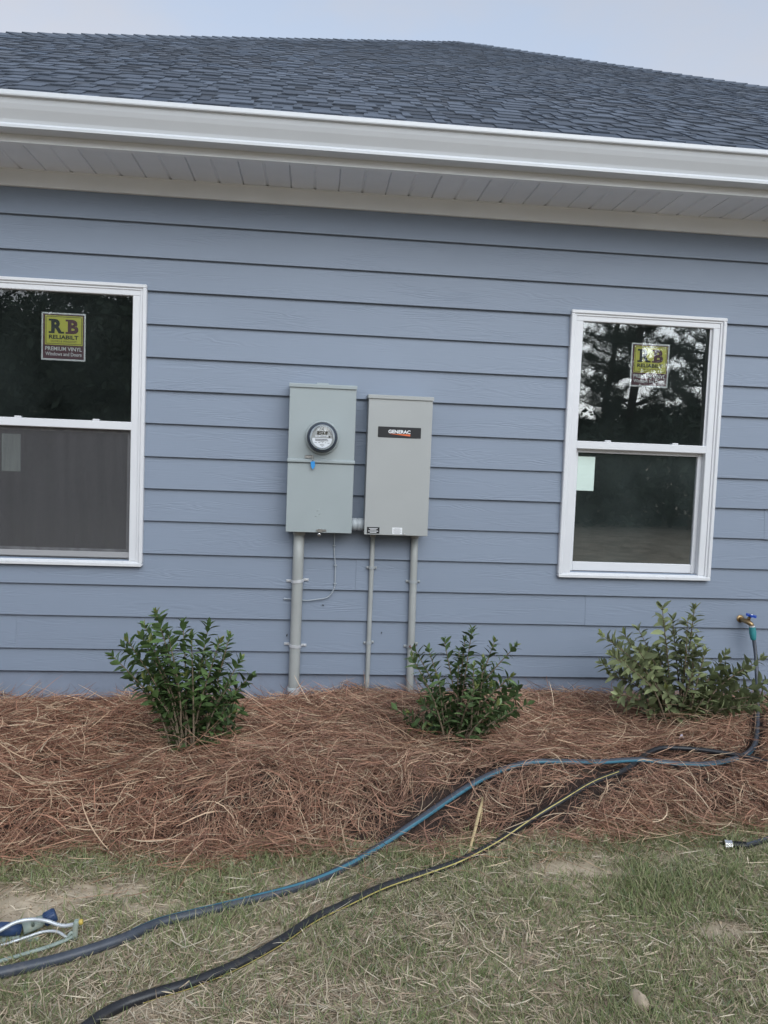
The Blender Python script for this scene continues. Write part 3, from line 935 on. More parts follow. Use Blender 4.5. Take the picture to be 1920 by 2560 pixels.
MB().plate(pl[:1] + pl[2:][::-1] + pl[1:2] if False else [pl[1]] + pl[2:] + [pl[0]], yfm - .0005, .0004).build('meter_label', M['white'], mt)
q = MB()
for (dx, dz, ww, hh) in ((-.005, -.011, .066, .0035), (-.002, -.0175, .068, .003), (.0, -.022, .02, .0016), (-.034, -.029, .012, .002), (-.015, -.027, .010, .0025), (.002, -.028, .008, .002), (.018, -.028, .006, .002), (.034, -.030, .011, .002), (0, -.040, .022, .003), (0, -.047, .010, .0016), (.006, .0062, .036, .0026), (-.024, .0062, .014, .002)):
    q.box(mc[0] + dx - ww / 2, mc[0] + dx + ww / 2, yfm - .0012, yfm - .0008, mc[2] + dz - hh / 2, mc[2] + dz + hh / 2)
q.build('printed_lines', M['print'], mt)
for s_ in (-1, 1):
    MB().box(mc[0] + s_ * .060 - .004, mc[0] + s_ * .060 + .004, yf - .060, yf - .050, mc[2] + .022, mc[2] + .034, .002).build('retaining_clip', M['darkring'], mt)
hp = MB(); hp.box(-.048, -.006, yf - .010, yf - .0005, 1.3605, 1.379, .003); hp.box(-.010, -.002, yf - .016, yf - .008, 1.356, 1.379, .002)
hp.build('seal_hasp', M['steel'], mbx)
MB().tube([(-.006, yf - .014, 1.368), (-.006, yf - .020, 1.358), (-.004, yf - .018, 1.344)], .0018, 6).build('seal_wire', M['steel'], mbx)
MB().plate([(-.016, 1.345), (-.013, 1.318), (-.009, 1.312), (-.003, 1.303), (.003, 1.312), (.008, 1.320), (.006, 1.3465)], yf - .022, .007).build('seal', M['blue_tag'], mbx)

# ------------------------------------------------------------------ transfer switch box
gx0, gx1 = .2835, .6285
yg = -.170
gb = thing('transfer_switch_box', (.456, -.02, .963), 'warm grey transfer switch box with black and orange name plate', 'switch box')
MB().box(gx0 + .002, gx1 - .002, yg + .004, -.012, .966, 1.700, .003).build('enclosure', M['box_grey'], gb)
MB().box(gx0, gx1, yg, yg + .005, .963, 1.697, .0018).build('front_cover', M['box_grey'], gb)
MB().prism([(yg - .007, 1.694), (yg - .007, 1.710), (yg - .003, 1.714), (-.012, 1.717), (-.012, 1.7005), (yg - .003, 1.7005), (yg - .003, 1.694)], gx0 - .004, gx1 + .004).build('top_cap', M['box_grey'], gb)
def rrect(x0, x1, z0, z1, r_, n=4):
    out = []
    for cx_, cz_, a0 in ((x1 - r_, z1 - r_, 0), (x0 + r_, z1 - r_, 90), (x0 + r_, z0 + r_, 180), (x1 - r_, z0 + r_, 270)):
        for k in range(n + 1):
            a = R(a0 + 90 * k / n); out.append((cx_ + r_ * math.cos(a), cz_ + r_ * math.sin(a)))
    return out[::-1]
np_ = MB().plate(rrect(.3375, .5700, 1.4885, 1.5465, .004), yg - .0012, .0012).build('name_plate', M['black'], gb)
v, f = text_geo('GENERAC', .0190, .4530, 1.5215, yg - .0018, width=.1190, bold=.035)
MB().add(v, f).build('lettering', M['white'], np_)
MB().plate([(.395, 1.5095), (.5125, 1.5095), (.5120, 1.4995), (.508, 1.4992)][::-1], yg - .0018, .0004).build('orange_wedge', M['orange'], np_)
MB().box(.547, .567, yg - .0017, yg - .0013, 1.4898, 1.4918).build('fine_print', M['print'], np_)
l1 = MB().box(.298, .3655, yg - .0012, yg - .0002, .970, 1.0045).build('warning_label', M['black'], gb)
q = MB()
for k, ww in enumerate((.046, .034, .054, .036)): q.box(.3318 - ww / 2, .3318 + ww / 2, yg - .0018, yg - .0014, .9955 - k * .0070, .9985 - k * .0070)
q.build('printed_lines', M['white'], l1)
l2 = MB().box(.4345, .4890, yg - .0012, yg - .0002, .970, 1.0055).build('rating_label', M['white'], gb)
q = MB()
for k, ww in enumerate((.03, .044, .038, .044, .03)): q.box(.4618 - ww / 2, .4618 + ww / 2, yg - .0018, yg - .0014, .998 - k * .006, .9995 - k * .006)
q.build('printed_lines', M['print'], l2)
MB().lathe((.502, yg, .969), (0, -1, 0), [(0, .0055), (.003, .0055), (.004, .004)], 14).build('screw', M['steel'], gb)

# ------------------------------------------------------------------ conduits
def half_strap(root, cx, cz, r_, y, wdt, ear, m, tilt=0, tail=0):
    s = MB(); n = 14
    vs = []; fs = []
    for i in range(n + 1):
        a = math.pi * i / n
        for rr2, hz in ((r_ + .0008, -wdt / 2), (r_ + .0035, -wdt / 2), (r_ + .0035, wdt / 2), (r_ + .0008, wdt / 2)):
            vs.append((cx + rr2 * math.cos(a), y - rr2 * math.sin(a), cz + hz + tilt * math.cos(a)))
    for i in range(n):
        for k in range(4):
            fs.append((i * 4 + k, i * 4 + (k + 1) % 4, i * 4 + 4 + (k + 1) % 4, i * 4 + 4 + k))
    s.add(vs, fs)
    o = s.build('pipe_strap', m, root)
    for sg in (-1, 1):
        zc = cz + tilt * sg
        pl = []
        x_in = cx + sg * (r_ + .001); x_out = cx + sg * (r_ + ear)
        b = MB().box(min(x_in, x_out), max(x_in, x_out), -.0325, -.0240, zc - wdt * .42, zc + wdt * .42, .0015)
        b.box(min(x_in, x_in + sg * .0035), max(x_in, x_in + sg * .0035), y, -.0240, zc - wdt * .42, zc + wdt * .42)
        b.lathe((cx + sg * (r_ + ear * .62), -.0325, zc), (0, -1, 0), [(0, .0045), (.002, .0045), (.003, .003)], 10)
        b.build('strap_ear', m, root)
    return o
def conduit(name, label, x_t, x_b, r_, y, z_t, z_b, straps, m, ear, cpl=None, hub=.004):
    t = thing(name, (x_b, y, z_b), label, 'conduit', 'conduits under the boxes')
    MB().tube([(x_b + (x_t - x_b) * k / 6, y, z_b + (z_t - z_b) * k / 6) for k in range(7)], r_, 24).build('pipe', M['pvc'], t)
    MB().lathe((x_t, y, z_t), (0, 0, -1), [(0, r_ + hub), (.022, r_ + hub), (.026, r_ + hub * .4), (.026, r_)], 24, close=False).build('hub', M['pvc'], t)
    if cpl:
        MB().lathe((x_b, y, cpl[0]), (0, 0, 1), [(0, r_), (0, r_ + .0045), (cpl[1] - .003, r_ + .0045), (cpl[1], r_ + .003), (cpl[1], r_)], 24, close=False).build('coupling', M['pvc_light'], t)
    for z, tl, mm in straps:
        xc = x_b + (x_t - x_b) * (z - z_b) / (z_t - z_b)
        half_strap(t, xc, z, r_, y, .016, ear, mm, tl)
    return t
conduit('conduit', 'thick grey conduit with silver straps below the meter box', -.0668, -.0715, .0300, -.058, .966, -.05, ((.684, .004, M['zinc']), (.322, -.003, M['zinc'])), 0, .032, (.02, .068))
conduit('conduit', 'thin grey conduit below the left corner of the switch box', .342, .340, .0128, -.036, .964, -.05, ((.765, 0, M['strap']), (.340, .003, M['strap'])), 0, .016)
conduit('conduit', 'medium grey conduit below the right corner of the switch box, behind a shrub', .576, .583, .0205, -.044, .964, -.05, ((.693, 0, M['strap']), (.330, .008, M['strap'])), 0, .020)
t = thing('conduit_nipple', (.256, -.085, 1.01), 'short light grey pipe joining the two boxes', 'pipe')
MB().lathe((.214, -.085, 1.010), (1, 0, 0), [(0, .031), (.072, .031)], 24).build('pipe', M['pvc_light'], t)
MB().lathe((.216, -.085, 1.010), (1, 0, 0), [(0, .0345), (.026, .0345), (.028, .033)], 24).build('locknut', M['pvc_light'], t)
MB().lathe((.250, -.085, 1.010), (1, 0, 0), [(0, .033), (.002, .0355), (.033, .0355)], 24).build('bushing', M['pvc_light'], t)

t = thing('ground_wire', (.13, -.022, .58), 'thin grey ground wire curving from the meter box behind the thick conduit', 'wire')
wp = catmull([(.128, -.030, .97), (.128, -.031, .882), (.133, -.032, .82), (.139, -.031, .772), (.1395, -.031, .67), (.138, -.031, .649), (.122, -.031, .613), (.094, -.031, .588), (.041, -.031, .578), (-.006, -.031, .571), (-.039, -.031, .572), (-.09, -.030, .576), (-.137, -.027, .577)], 5)
MB().tube(wp, .0034, 8).build('wire', M['wire'], t)
for (x, z) in ((.128, .882), (.139, .772), (.1395, .67)):
    MB().box(x - .008, x + .009, -.0365, -.018, z - .0025, z + .0025, .001).build('staple', M['wire'], t)
MB().lathe((-.137, -.0255, .577), (0, -1, 0), [(0, .006), (.004, .005), (.006, .003)], 10).build('wire_seal', M['wire'], t)

# dried leaf caught on the strap
d_ = MB()
for k in range(11):
    a = random.uniform(0, 6.28); cx_, cz_ = .583 + random.uniform(-.02, .02), .325 + random.uniform(-.012, .012)
    s_ = random.uniform(.005, .009); y_ = -.070 - random.uniform(0, .006)
    d_.add([(cx_ - s_ * math.cos(a), y_, cz_ - s_ * math.sin(a)), (cx_ + .003 * math.sin(a), y_ - .003, cz_ - .003 * math.cos(a)), (cx_ + s_ * math.cos(a), y_, cz_ + s_ * math.sin(a)), (cx_ - .003 * math.sin(a), y_ + .002, cz_ + .003 * math.cos(a))], [(0, 1, 2, 3)])
tag(d_.build('dried_leaf_clump', M['dryleaf']), 'small clump of reddish dried leaves caught on the conduit strap', 'dry leaves')

for (bx, bz, ln_, an_, lb) in ((.078, .546, .006, -.3, 'dark speck on the siding right of the thick conduit'), (.412, .395, .005, 1.2, 'dark speck on the siding between the thin and medium conduits'), (-.118, .372, .008, 1.4, 'dark tar spot beside the lower strap of the thick conduit')):
    c_, s_ = math.cos(an_), math.sin(an_)
    pts_ = [(bx + ln_ * (u_ * c_ - v_ * s_), bz + ln_ * (u_ * s_ + v_ * c_)) for u_, v_ in ((-1, 0), (-.4, .35), (.5, .3), (1, -.1), (.3, -.4), (-.5, -.3))]
    tag(MB().plate(pts_[::-1], -.0295, .008).build('tar_speck', M['dustmark']), lb, 'speck', 'dark specks on the siding')

# ------------------------------------------------------------------ faucet and hoses
fc = thing('faucet', (2.535, -.02, .51), 'brass wall faucet with blue wheel handle near the right edge', 'faucet')
MB().lathe((2.533, -.018, .512), (0, -1, 0), [(0, .026), (.004, .026), (.008, .018), (.010, .013)], 20).build('flange', M['brass'], fc)
bdy = MB().tube([(2.533, -.02, .512), (2.536, -.055, .513), (2.545, -.085, .510), (2.556, -.100, .498), (2.560, -.104, .486)], [.0135, .014, .016, .014, .0135], 14)
bdy.tube([(2.545, -.082, .515), (2.552, -.090, .545)], [.011, .008], 12)
bdy.build('body', M['brass'], fc)
MB().lathe((2.559, -.103, .492), (.12, -.05, -1), [(0, .0165), (.012, .0165), (.014, .015)], 8, smooth=False).build('hose_thread', M['zinc'], fc)
hd = MB(); hv = []; nn_ = 36
hc = Vector((2.556, -.094, .549)); hx = Vector((.15, -.10, 1)).normalized()
ha = hx.cross(Vector((0, 1, 0))).normalized(); hb = hx.cross(ha)
for dz in (-.005, .005):
    for k in range(nn_):
        a = 2 * math.pi * k / nn_; rad = .0275 + .005 * math.cos(6 * a)
        hv.append(hc + hx * dz + ha * rad * math.cos(a) + hb * rad * math.sin(a))
hd.add(hv, [tuple(range(nn_))[::-1], tuple(range(nn_, 2 * nn_))] + [(k, (k + 1) % nn_, nn_ + (k + 1) % nn_, nn_ + k) for k in range(nn_)])
hnd = hd.build('handle', M['blue_handle'], fc)
MB().lathe(hc + hx * .004, hx, [(0, .009), (.004, .009), (.005, .006)], 14).build('handle_screw', M['chrome'], hnd)

def hose(name, label, pts, radii, m, stripe, stripe_ang, srange, group=None, sub=7):
    P = catmull(pts, sub); n = len(P)
    rad = np.interp(np.linspace(0, 1, n), np.linspace(0, 1, len(radii)), radii)
    t = thing(name, pts[-1], label, 'garden hose', group)
    ob = MB().tube(P, list(rad), 14).build('hose_body', m, t)
    i0, i1 = int(srange[0] * (n - 1)), int(srange[1] * (n - 1))
    s = MB(); vs = []; fs = []
    for i in range(i0, i1 + 1):
        tt = (P[min(i + 1, n - 1)] - P[max(i - 1, 0)]).normalized()
        a = tt.cross(Vector((0, 0, 1))).normalized(); b = a.cross(tt)
        if a.y > 0: a = -a            # towards the camera side
        ang = np.interp(i / (n - 1), [q[0] for q in stripe_ang], [q[1] for q in stripe_ang])
        hw = np.interp(i / (n - 1), [q[0] for q in stripe_ang], [q[2] for q in stripe_ang])
        for k in range(5):
            th = R(ang + (k - 2) / 2 * hw)
            vs.append(P[i] + (a * math.cos(th) + b * math.sin(th)) * (rad[i] + .0006))
    m_ = i1 - i0 + 1
    for i in range(m_ - 1):
        for k in range(4): fs.append((i * 5 + k, i * 5 + k + 1, i * 5 + 6 + k, i * 5 + 5 + k))
    s.add(vs, fs, 0, True); s.build('stripe', stripe, t)
    return t, P
LIFT = lambda pts: [(x, y, z + .016 * max(0, min(1, (y + 1.62) / .15)) * (1 if z < .2 else 0)) for x, y, z in pts]
bl = [(2.562, -.106, .478), (2.572, -.108, .42), (2.575, -.125, .36), (2.570, -.15, .302), (2.546, -.21, .202), (2.500, -.30, .114), (2.435, -.416, .062), (2.238, -.735, 0.055), (2.102, -0.923, 0.060), (1.979, -1.032, 0.062), (1.798, -1.12, 0.066), (1.644, -1.134, 0.070), (1.46, -1.115, 0.080), (1.265, -1.165, 0.090), (1.072, -1.217, 0.112), (0.951, -1.222, 0.112), (0.843, -1.245, 0.098), (0.712, -1.307, 0.073), (0.586, -1.382, 0.036), (0.428, -1.503, -0.002), (0.284, -1.608, -0.030), (0.148, -1.744, -0.033), (0.013, -1.864, -0.025), (-0.136, -1.938, -0.025), (-0.276, -2.006, -0.021), (-0.409, -2.054, -0.027), (-0.504, -2.137, -0.023), (-0.647, -2.205, -0.030), (-0.783, -2.261, -0.028), (-.98, -2.33, -.03), (-1.3, -2.42, -.03)]
ht, HP = hose('garden_hose', 'grey garden hose with blue stripe running from the faucet across straw and grass', LIFT(bl), [.0100, .0108, .0118, .0122, .0132, .0150, .0158], M['hose_grey'], M['hose_blue'],
     [(0, -20, 14), (.3, 0, 18), (.5, 14, 24), (.62, 8, 27), (.72, 62, 18), (.80, 100, 14), (.9, 128, 12), (1, 150, 12)], (.05, .86))
MB().lathe((2.5602, -.1045, .484), (.14, -.06, -1), [(0, .0175), (.02, .0185), (.032, .0200), (.060, .0165), (.074, .0135), (.076, .011)], 20, close=False).build('collar', M['teal'], ht)
bk = [(2.55, -1.30, .072), (2.30, -1.25, .074), (2.12, -1.20, .076), (2.05, -1.13, .076), (1.97, -1.05, .074), (1.85, -.985, .072), (1.741, -.945, .068), (1.649, -.935, .064), (1.545, -1.01, .066), (1.375, -1.19, .068), (1.177, -1.319, .064), (1.009, -1.427, .034), (.861, -1.5, -.006), (.714, -1.596, -.028), (.559, -1.707, -.034), (.419, -1.786, -.035), (.275, -1.861, -.036), (.139, -1.969, -.031), (.039, -2.044, -.032), (-.063, -2.167, -.024), (-.167, -2.257, -.024), (-.274, -2.328, -.021), (-.367, -2.371, -.020), (-.438, -2.405, -.023), (-.491, -2.461, -.022), (-.53, -2.55, -.022), (-.56, -2.75, -.025)]
hose('garden_hose', 'black garden hose with yellow stripe crossing under the grey one', LIFT(bk), [.0112, .0112, .0116, .0122, .0134, .0145, .0148], M['hose_black'], M['hose_yellow'],
     [(0, 0, 10), (.35, 60, 6), (.45, 52, 8), (.55, 28, 9), (.65, 8, 8), (.8, -12, 7), (1, -30, 6)], (.36, .86))
he = [(1.646, -1.65, -.020), (1.701, -1.631, -.018), (1.784, -1.587, -.022), (1.93, -1.5, -.02), (2.099, -1.428, .0), (2.3, -1.36, .05)]
t, _ = hose('garden_hose', 'black hose end with bright metal coupling lying on the grass edge', he[::-1], [.0105, .0105], M['hose_black'], M['hose_grey'], [(0, 80, 25), (1, 80, 25)], (0, .98))
ax = Vector((1.57, -1.635, -.022)) - Vector((1.646, -1.65, -.020)); ax.normalize()
prof = []
for k in range(9):
    prof += [(k * .0058, .0150), (k * .0058 + .0032, .0150), (k * .0058 + .0036, .0128), (k * .0058 + .0054, .0128)]
MB().lathe((1.650, -1.651, -.018), ax, prof, 18, smooth=False).build('strain_relief', M['black'], t)
cp = MB().lathe(Vector((1.650, -1.651, -.018)) + ax * .050, ax, [(0, .016), (.002, .0178), (.008, .0178), (.009, .0170), (.017, .0170), (.018, .0185), (.028, .0185), (.029, .0150), (.012, .0145)], 8, smooth=False, close=False).build('coupling', M['chrome'], t)

# ------------------------------------------------------------------ sprinkler
sp = thing('lawn_sprinkler', (-.76, -2.12, -.04), 'worn oscillating lawn sprinkler with white arched tube and navy fittings', 'sprinkler')
top = [(-.628, -2.111, .012), (-.650, -2.109, .006), (-.669, -2.108, .004), (-.69, -2.105, .007), (-.718, -2.103, .016), (-.755, -2.118, .030), (-.792, -2.131, .030), (-.825, -2.153, .021), (-.87, -2.175, .005), (-.91, -2.195, -.012)]
MB().tube(catmull(top, 5), .0052, 12).build('spray_tube', M['alu'], sp)
nzl = MB()
for p in catmull(top, 5)[8:40:3]: nzl.lathe(p + Vector((0, -.001, .0045)), (0, -.15, 1), [(0, .0016), (.0014, .0012)], 8)
nzl.build('nozzle_row', M['sage'], sp)
low = [(-.640, -2.108, -.024), (-.650, -2.118, -.028), (-.668, -2.130, -.030), (-.701, -2.152, -.031), (-.749, -2.180, -.030), (-.799, -2.207, -.030), (-.87, -2.24, -.030), (-.95, -2.27, -.032)]
MB().tube(catmull(low, 5), .0065, 10, flat=.75).build('base_frame', M['sage'], sp)
br = MB(); br.tube([(-.637, -2.109, -.036), (-.636, -2.110, -.020), (-.634, -2.111, .000), (-.632, -2.111, .014), (-.631, -2.111, .022)], [.010, .008, .0075, .0085, .006], 10)
br.tube([(-.636, -2.110, -.012), (-.648, -2.112, -.016), (-.655, -2.118, -.026)], .005, 8)
br.build('end_bracket', M['sage'], sp)
MB().lathe((-.626, -2.110, .014), (1, .1, .15), [(0, .004), (.003, .0075), (.009, .008), (.012, .005)], 12).build('end_knob', M['yellow_knob'], sp)
MB().tube([(-.785, -2.095, -.012), (-.760, -2.080, -.008), (-.735, -2.068, -.004)], [.017, .0175, .016], 14).build('motor_housing', M['sage'], sp)
MB().box(-.80, -.735, -2.112, -2.098, -.042, -.028, .004).build('foot', M['sage'], sp)
gr = MB(); a0 = Vector((-.736, -2.068, -.004)); axg = Vector((.82, .35, .30)).normalized(); pf = [(0, .014), (.003, .018)]
gr.lathe(a0, axg, [(0, .0150), (.003, .0180), (.030, .0188), (.034, .0178), (.035, .012)], 24)
for k in range(16):
    aa_ = 2 * math.pi * k / 16; e1 = axg.cross(Vector((0, 0, 1))).normalized(); e2 = axg.cross(e1)
    o_ = e1 * math.cos(aa_) + e2 * math.sin(aa_)
    gr.tube([a0 + axg * .004 + o_ * .0182, a0 + axg * .030 + o_ * .0190], .0016, 5)
gr.build('hose_connector', M['navy'], sp)
MB().lathe(a0 - axg * .006, axg, [(0, .0165), (.005, .0165)], 18).build('washer', M['brass'], sp)
MB().tube([(-.790, -2.098, -.012), (-.812, -2.108, -.004), (-.835, -2.118, .004), (-.87, -2.135, .0)], [.015, .0185, .019, .015], 14).build('gear_case', M['navy'], sp)
MB().tube([(-.79, -2.104, -.028), (-.84, -2.118, -.031), (-.92, -2.14, -.033)], [.009, .010, .009], 10).build('inlet_tube', M['sage'], sp)

MB().tube(catmull([(-.655, -2.120, -.024), (-.69, -2.100, -.018), (-.73, -2.098, -.020), (-.77, -2.112, -.026), (-.82, -2.135, -.030), (-.90, -2.165, -.032)], 5), .0042, 9).build('return_tube', M['alu'], sp)
MB().tube([(-.752, -2.112, .026), (-.756, -2.100, .008), (-.758, -2.092, -.004)], [.0045, .004, .006], 8).build('tube_arm', M['sage'], sp)

# ------------------------------------------------------------------ shrubs
def leaf_mesh(name, L_, W_, m, fold=.25, curl=.25):
    vs = []; fs = []
    prof = ((0, .08), (.18, .62), (.42, 1.0), (.68, .78), (.88, .36), (1.0, .0))
    for u, w_ in prof:
        z = -curl * L_ * u * u
        vs += [(-w_ * W_ / 2, u * L_, z + fold * w_ * W_ / 2), (0, u * L_, z), (w_ * W_ / 2, u * L_, z + fold * w_ * W_ / 2)]
    for i in range(len(prof) - 1):
        b = i * 3
        fs += [(b, b + 1, b + 4, b + 3), (b + 1, b + 2, b + 5, b + 4)]
    me = bpy.data.meshes.new(name); me.from_pydata(vs, [], fs)
    me.polygons.foreach_set('use_smooth', [True] * len(fs))
    if m: me.materials.append(m)
    return me, vs, fs

def nearer(tips, y0, y1):
    k = (y1 - CAM.y) / (y0 - CAM.y)
    return [(x * k, CAM.z + (z - CAM.z) * k) for x, z in tips]

def shrub(label, base, tips, ybase, leafmat, size, seed, dens, colr, fill):
    rnd = random.Random(seed)
    t = thing('shrub', base, label, 'shrub', 'young shrubs in the straw bed')
    B = Vector(base)
    stems = MB(); leaves = []
    allt = [(x, z, 1.0) for x, z in tips]
    cx_ = B.x
    extra = int(len(tips) * fill)
    for k in range(extra):
        x, z = rnd.choice(tips); x2, z2 = rnd.choice(tips)
        allt.append((x * .6 + x2 * .4 + rnd.uniform(-.03, .03), (z * .6 + z2 * .4) * rnd.uniform(.62, .92) + .02, .8))
    for x, z, q in allt:
        dy = rnd.uniform(-.20, .16) * (1 if q == 1.0 else 1.25)
        tip = Vector((x, ybase + dy * .8, z))
        k = (tip.y - CAM.y) / (ybase - CAM.y)          # keep the shrub's outline while spreading it in depth
        tip = Vector((CAM.x + (x - CAM.x) * k, tip.y, CAM.z + (z - CAM.z) * k))
        root = B + Vector((rnd.uniform(-.04, .04) + (x - B.x) * .12, rnd.uniform(-.05, .05), -.01))
        mid = root.lerp(tip, .5) + Vector(((tip.x - root.x) * -.12 + rnd.uniform(-.015, .015), rnd.uniform(-.02, .02), .02 + .05 * abs(tip.x - root.x)))
        P = catmull([root, mid, tip], 9)
        n = len(P)
        stems.tube(P, [.0042 * (1 - i / n) + .0014 for i in range(n)], 6)
        Ls = sum((P[i + 1] - P[i]).length for i in range(n - 1))
        start = max(.16 if q == 1 else .2, 1 - .34 / max(Ls, .05))
        if tip.z < .22: start = .35
        step = .0185 / dens
        s = start * Ls; az = rnd.uniform(0, 6.28)
        while s < Ls:
            u = s / Ls; i = min(int(u * (n - 1)), n - 2)
            p = P[i].lerp(P[i + 1], u * (n - 1) - i)
            tn = (P[i + 1] - P[i]).normalized()
            aa = tn.cross(Vector((.3, .9, .2))).normalized(); bb = tn.cross(aa)
            topk = max(0, 1 - (Ls - s) / .05)
            for side in (0, math.pi):
                th = az + side + rnd.uniform(-.35, .35)
                out = aa * math.cos(th) + bb * math.sin(th)
                el = rnd.uniform(.15, .75) + .55 * topk
                d = (out * math.cos(el) + tn * math.sin(el) + Vector((0, 0, .10))).normalized()
                sc = size * rnd.uniform(.65, 1.25) * (1 - .35 * topk)
                leaves.append((p + out * .002, d, tn, sc, topk))
            az += 1.57 + rnd.uniform(-.3, .3)
            s += step * rnd.uniform(.7, 1.35)
        for k in range(3):                                  # terminal rosette
            th = rnd.uniform(0, 6.28); tn = (P[-1] - P[-2]).normalized()
            aa = tn.cross(Vector((.3, .9, .2))).normalized(); bb = tn.cross(aa)
            d = ((aa * math.cos(th) + bb * math.sin(th)) * .45 + tn).normalized()
            leaves.append((P[-1], d, tn, size * rnd.uniform(.5, .8), 1.0))
    stems.build('stems', M['stem'], t)
    ms = [leaf_mesh('leaf', size, size * .46, leafmat, .3, .2), leaf_mesh('leaf', size, size * .40, leafmat, .15, .35), leaf_mesh('leaf', size, size * .52, leafmat, .45, .05)]
    my = leaf_mesh('leaf', size, size * .42, M['youngleaf'], .5, .1)
    order = sorted(range(len(leaves)), key=lambda i: (leaves[i][0] - CAM).length - .08 * leaves[i][4] + rnd.uniform(0, .12))
    V, F, Cc = [], [], []
    for rank, i in enumerate(order):
        p, d, tn, sc, topk = leaves[i]
        yv = d
        zv = (tn - yv * tn.dot(yv))
        if zv.length < .1: zv = Vector((0, 0, 1)) - yv * yv.z
        zv.normalize(); xv = yv.cross(zv)
        roll = rnd.uniform(-.5, .5)
        xv2 = xv * math.cos(roll) + zv * math.sin(roll); zv2 = zv * math.cos(roll) - xv * math.sin(roll)
        m4 = Matrix((xv2, yv, zv2)).transposed().to_4x4()
        k = sc / size
        m4 = Matrix.Translation(p) @ m4 @ Matrix.Diagonal((k, k, k, 1))
        if rank < 300:
            ob = link('leaf', (my[0] if topk > .6 and rnd.random() < .45 else rnd.choice(ms)[0]), t)
            ob.matrix_basis = m4
        else:
            b0 = len(V)
            g = rnd.uniform(.45, 1.35)
            c = tuple(q * g for q in colr)
            for vv in ms[0][1]: V.append(m4 @ Vector(vv)); Cc.append(c)
            F += [tuple(b0 + j for j in f) for f in ms[0][2]]
    if V:
        o = np_mesh('foliage', np.array([tuple(v) for v in V]), np.array(F), M['leafmass'], np.array(Cc), t, smooth=True)
        o['kind'] = 'stuff'
    return t
T1 = [(-0.693, 0.633), (-0.571, 0.589), (-0.456, 0.579), (-0.741, 0.569), (-0.361, 0.521), (-0.815, 0.502), (-0.88, 0.429), (-0.532, 0.528), (-0.406, 0.498), (-0.636, 0.531), (-0.31, 0.418), (-0.258, 0.346), (-0.712, 0.496), (-0.463, 0.431), (-0.49, 0.381), (-0.69, 0.358), (-0.80, 0.327), (-0.654, 0.452), (-0.286, 0.303), (-0.333, 0.253), (-0.302, 0.173), (-0.37, 0.187), (-0.581, 0.126), (-0.387, 0.112)]
T2 = [(0.778, 0.565), (0.647, 0.516), (0.745, 0.513), (0.888, 0.515), (0.993, 0.498), (0.572, 0.475), (0.507, 0.476), (0.551, 0.318), (0.742, 0.424), (0.84, 0.425), (0.59, 0.262), (0.417, 0.191), (0.497, 0.168), (0.969, 0.304), (1.017, 0.305), (1.069, 0.215), (0.691, 0.222), (0.891, 0.36), (0.945, 0.323), (0.863, 0.161), (0.736, 0.151), (0.49, 0.12), (0.608, 0.11), (0.53, 0.10), (0.995, 0.171), (0.795, 0.392)]
T3 = [(1.834, 0.658), (2.011, 0.648), (1.896, 0.589), (1.715, 0.535), (1.643, 0.506), (1.523, 0.504), (1.532, 0.353), (1.581, 0.297), (1.594, 0.466), (2.017, 0.433), (2.085, 0.423), (1.978, 0.585), (1.768, 0.424), (1.643, 0.41), (1.945, 0.46), (1.628, 0.195), (1.625, 0.159), (2.199, 0.339), (2.248, 0.317), (2.33, 0.329), (2.397, 0.387), (2.436, 0.262), (2.398, 0.165), (2.442, 0.15), (2.131, 0.116), (2.199, 0.106), (2.131, 0.304), (1.825, 0.436), (2.295, 0.231), (2.441, 0.193)]
shrub('dark green leafy shrub left of the thick conduit', (-.48, -1.02, .05), nearer(T1, -.75, -.87), -.87, M['leaf1'], .056, 5, 1.05, (.105, .172, .062), .75)
shrub('sparse green shrub in front of the switch box conduits, half sunk in straw', (.68, -.99, .06), nearer(T2, -.72, -.86), -.86, M['leaf2'], .050, 9, .92, (.105, .165, .066), .8)
shrub('wide olive green shrub under the right window beside the hose', (1.91, -.58, .05), nearer(T3, -.47, -.52), -.52, M['leaf3'], .064, 21, .80, (.22, .255, .125), .50)

# ------------------------------------------------------------------ pine straw, grass, dead grass
def ribbons(name, P, width, twist, cols, m, kind='stuff', taper=True):
    # P: (N,K,3) centre lines
    N, K, _ = P.shape
    T = np.gradient(P, axis=1); T /= np.linalg.norm(T, axis=2, keepdims=True) + 1e-9
    up = np.zeros_like(T); up[..., 2] = 1
    A = np.cross(T, up); A /= np.linalg.norm(A, axis=2, keepdims=True) + 1e-9
    B = np.cross(A, T)
    D = A * np.cos(twist)[:, None, None] + B * np.sin(twist)[:, None, None]
    u = np.linspace(0, 1, K)
    wk = (1 - .75 * np.abs(2 * u - 1) ** 3) if taper is True else (1 - u ** 1.6 * .92)
    off = D * (width[:, None, None] * wk[None, :, None] * .5)
    V = np.stack([P - off, P + off], 2).reshape(-1, 3)
    i = np.arange(N)[:, None] * (2 * K) + np.arange(K - 1)[None, :] * 2
    F = np.stack([i, i + 1, i + 3, i + 2], -1).reshape(-1, 4)
    C = np.repeat(cols, 2 * K, axis=0)
    o = np_mesh(name, V, F, m, C)
    o['kind'] = kind
    return o

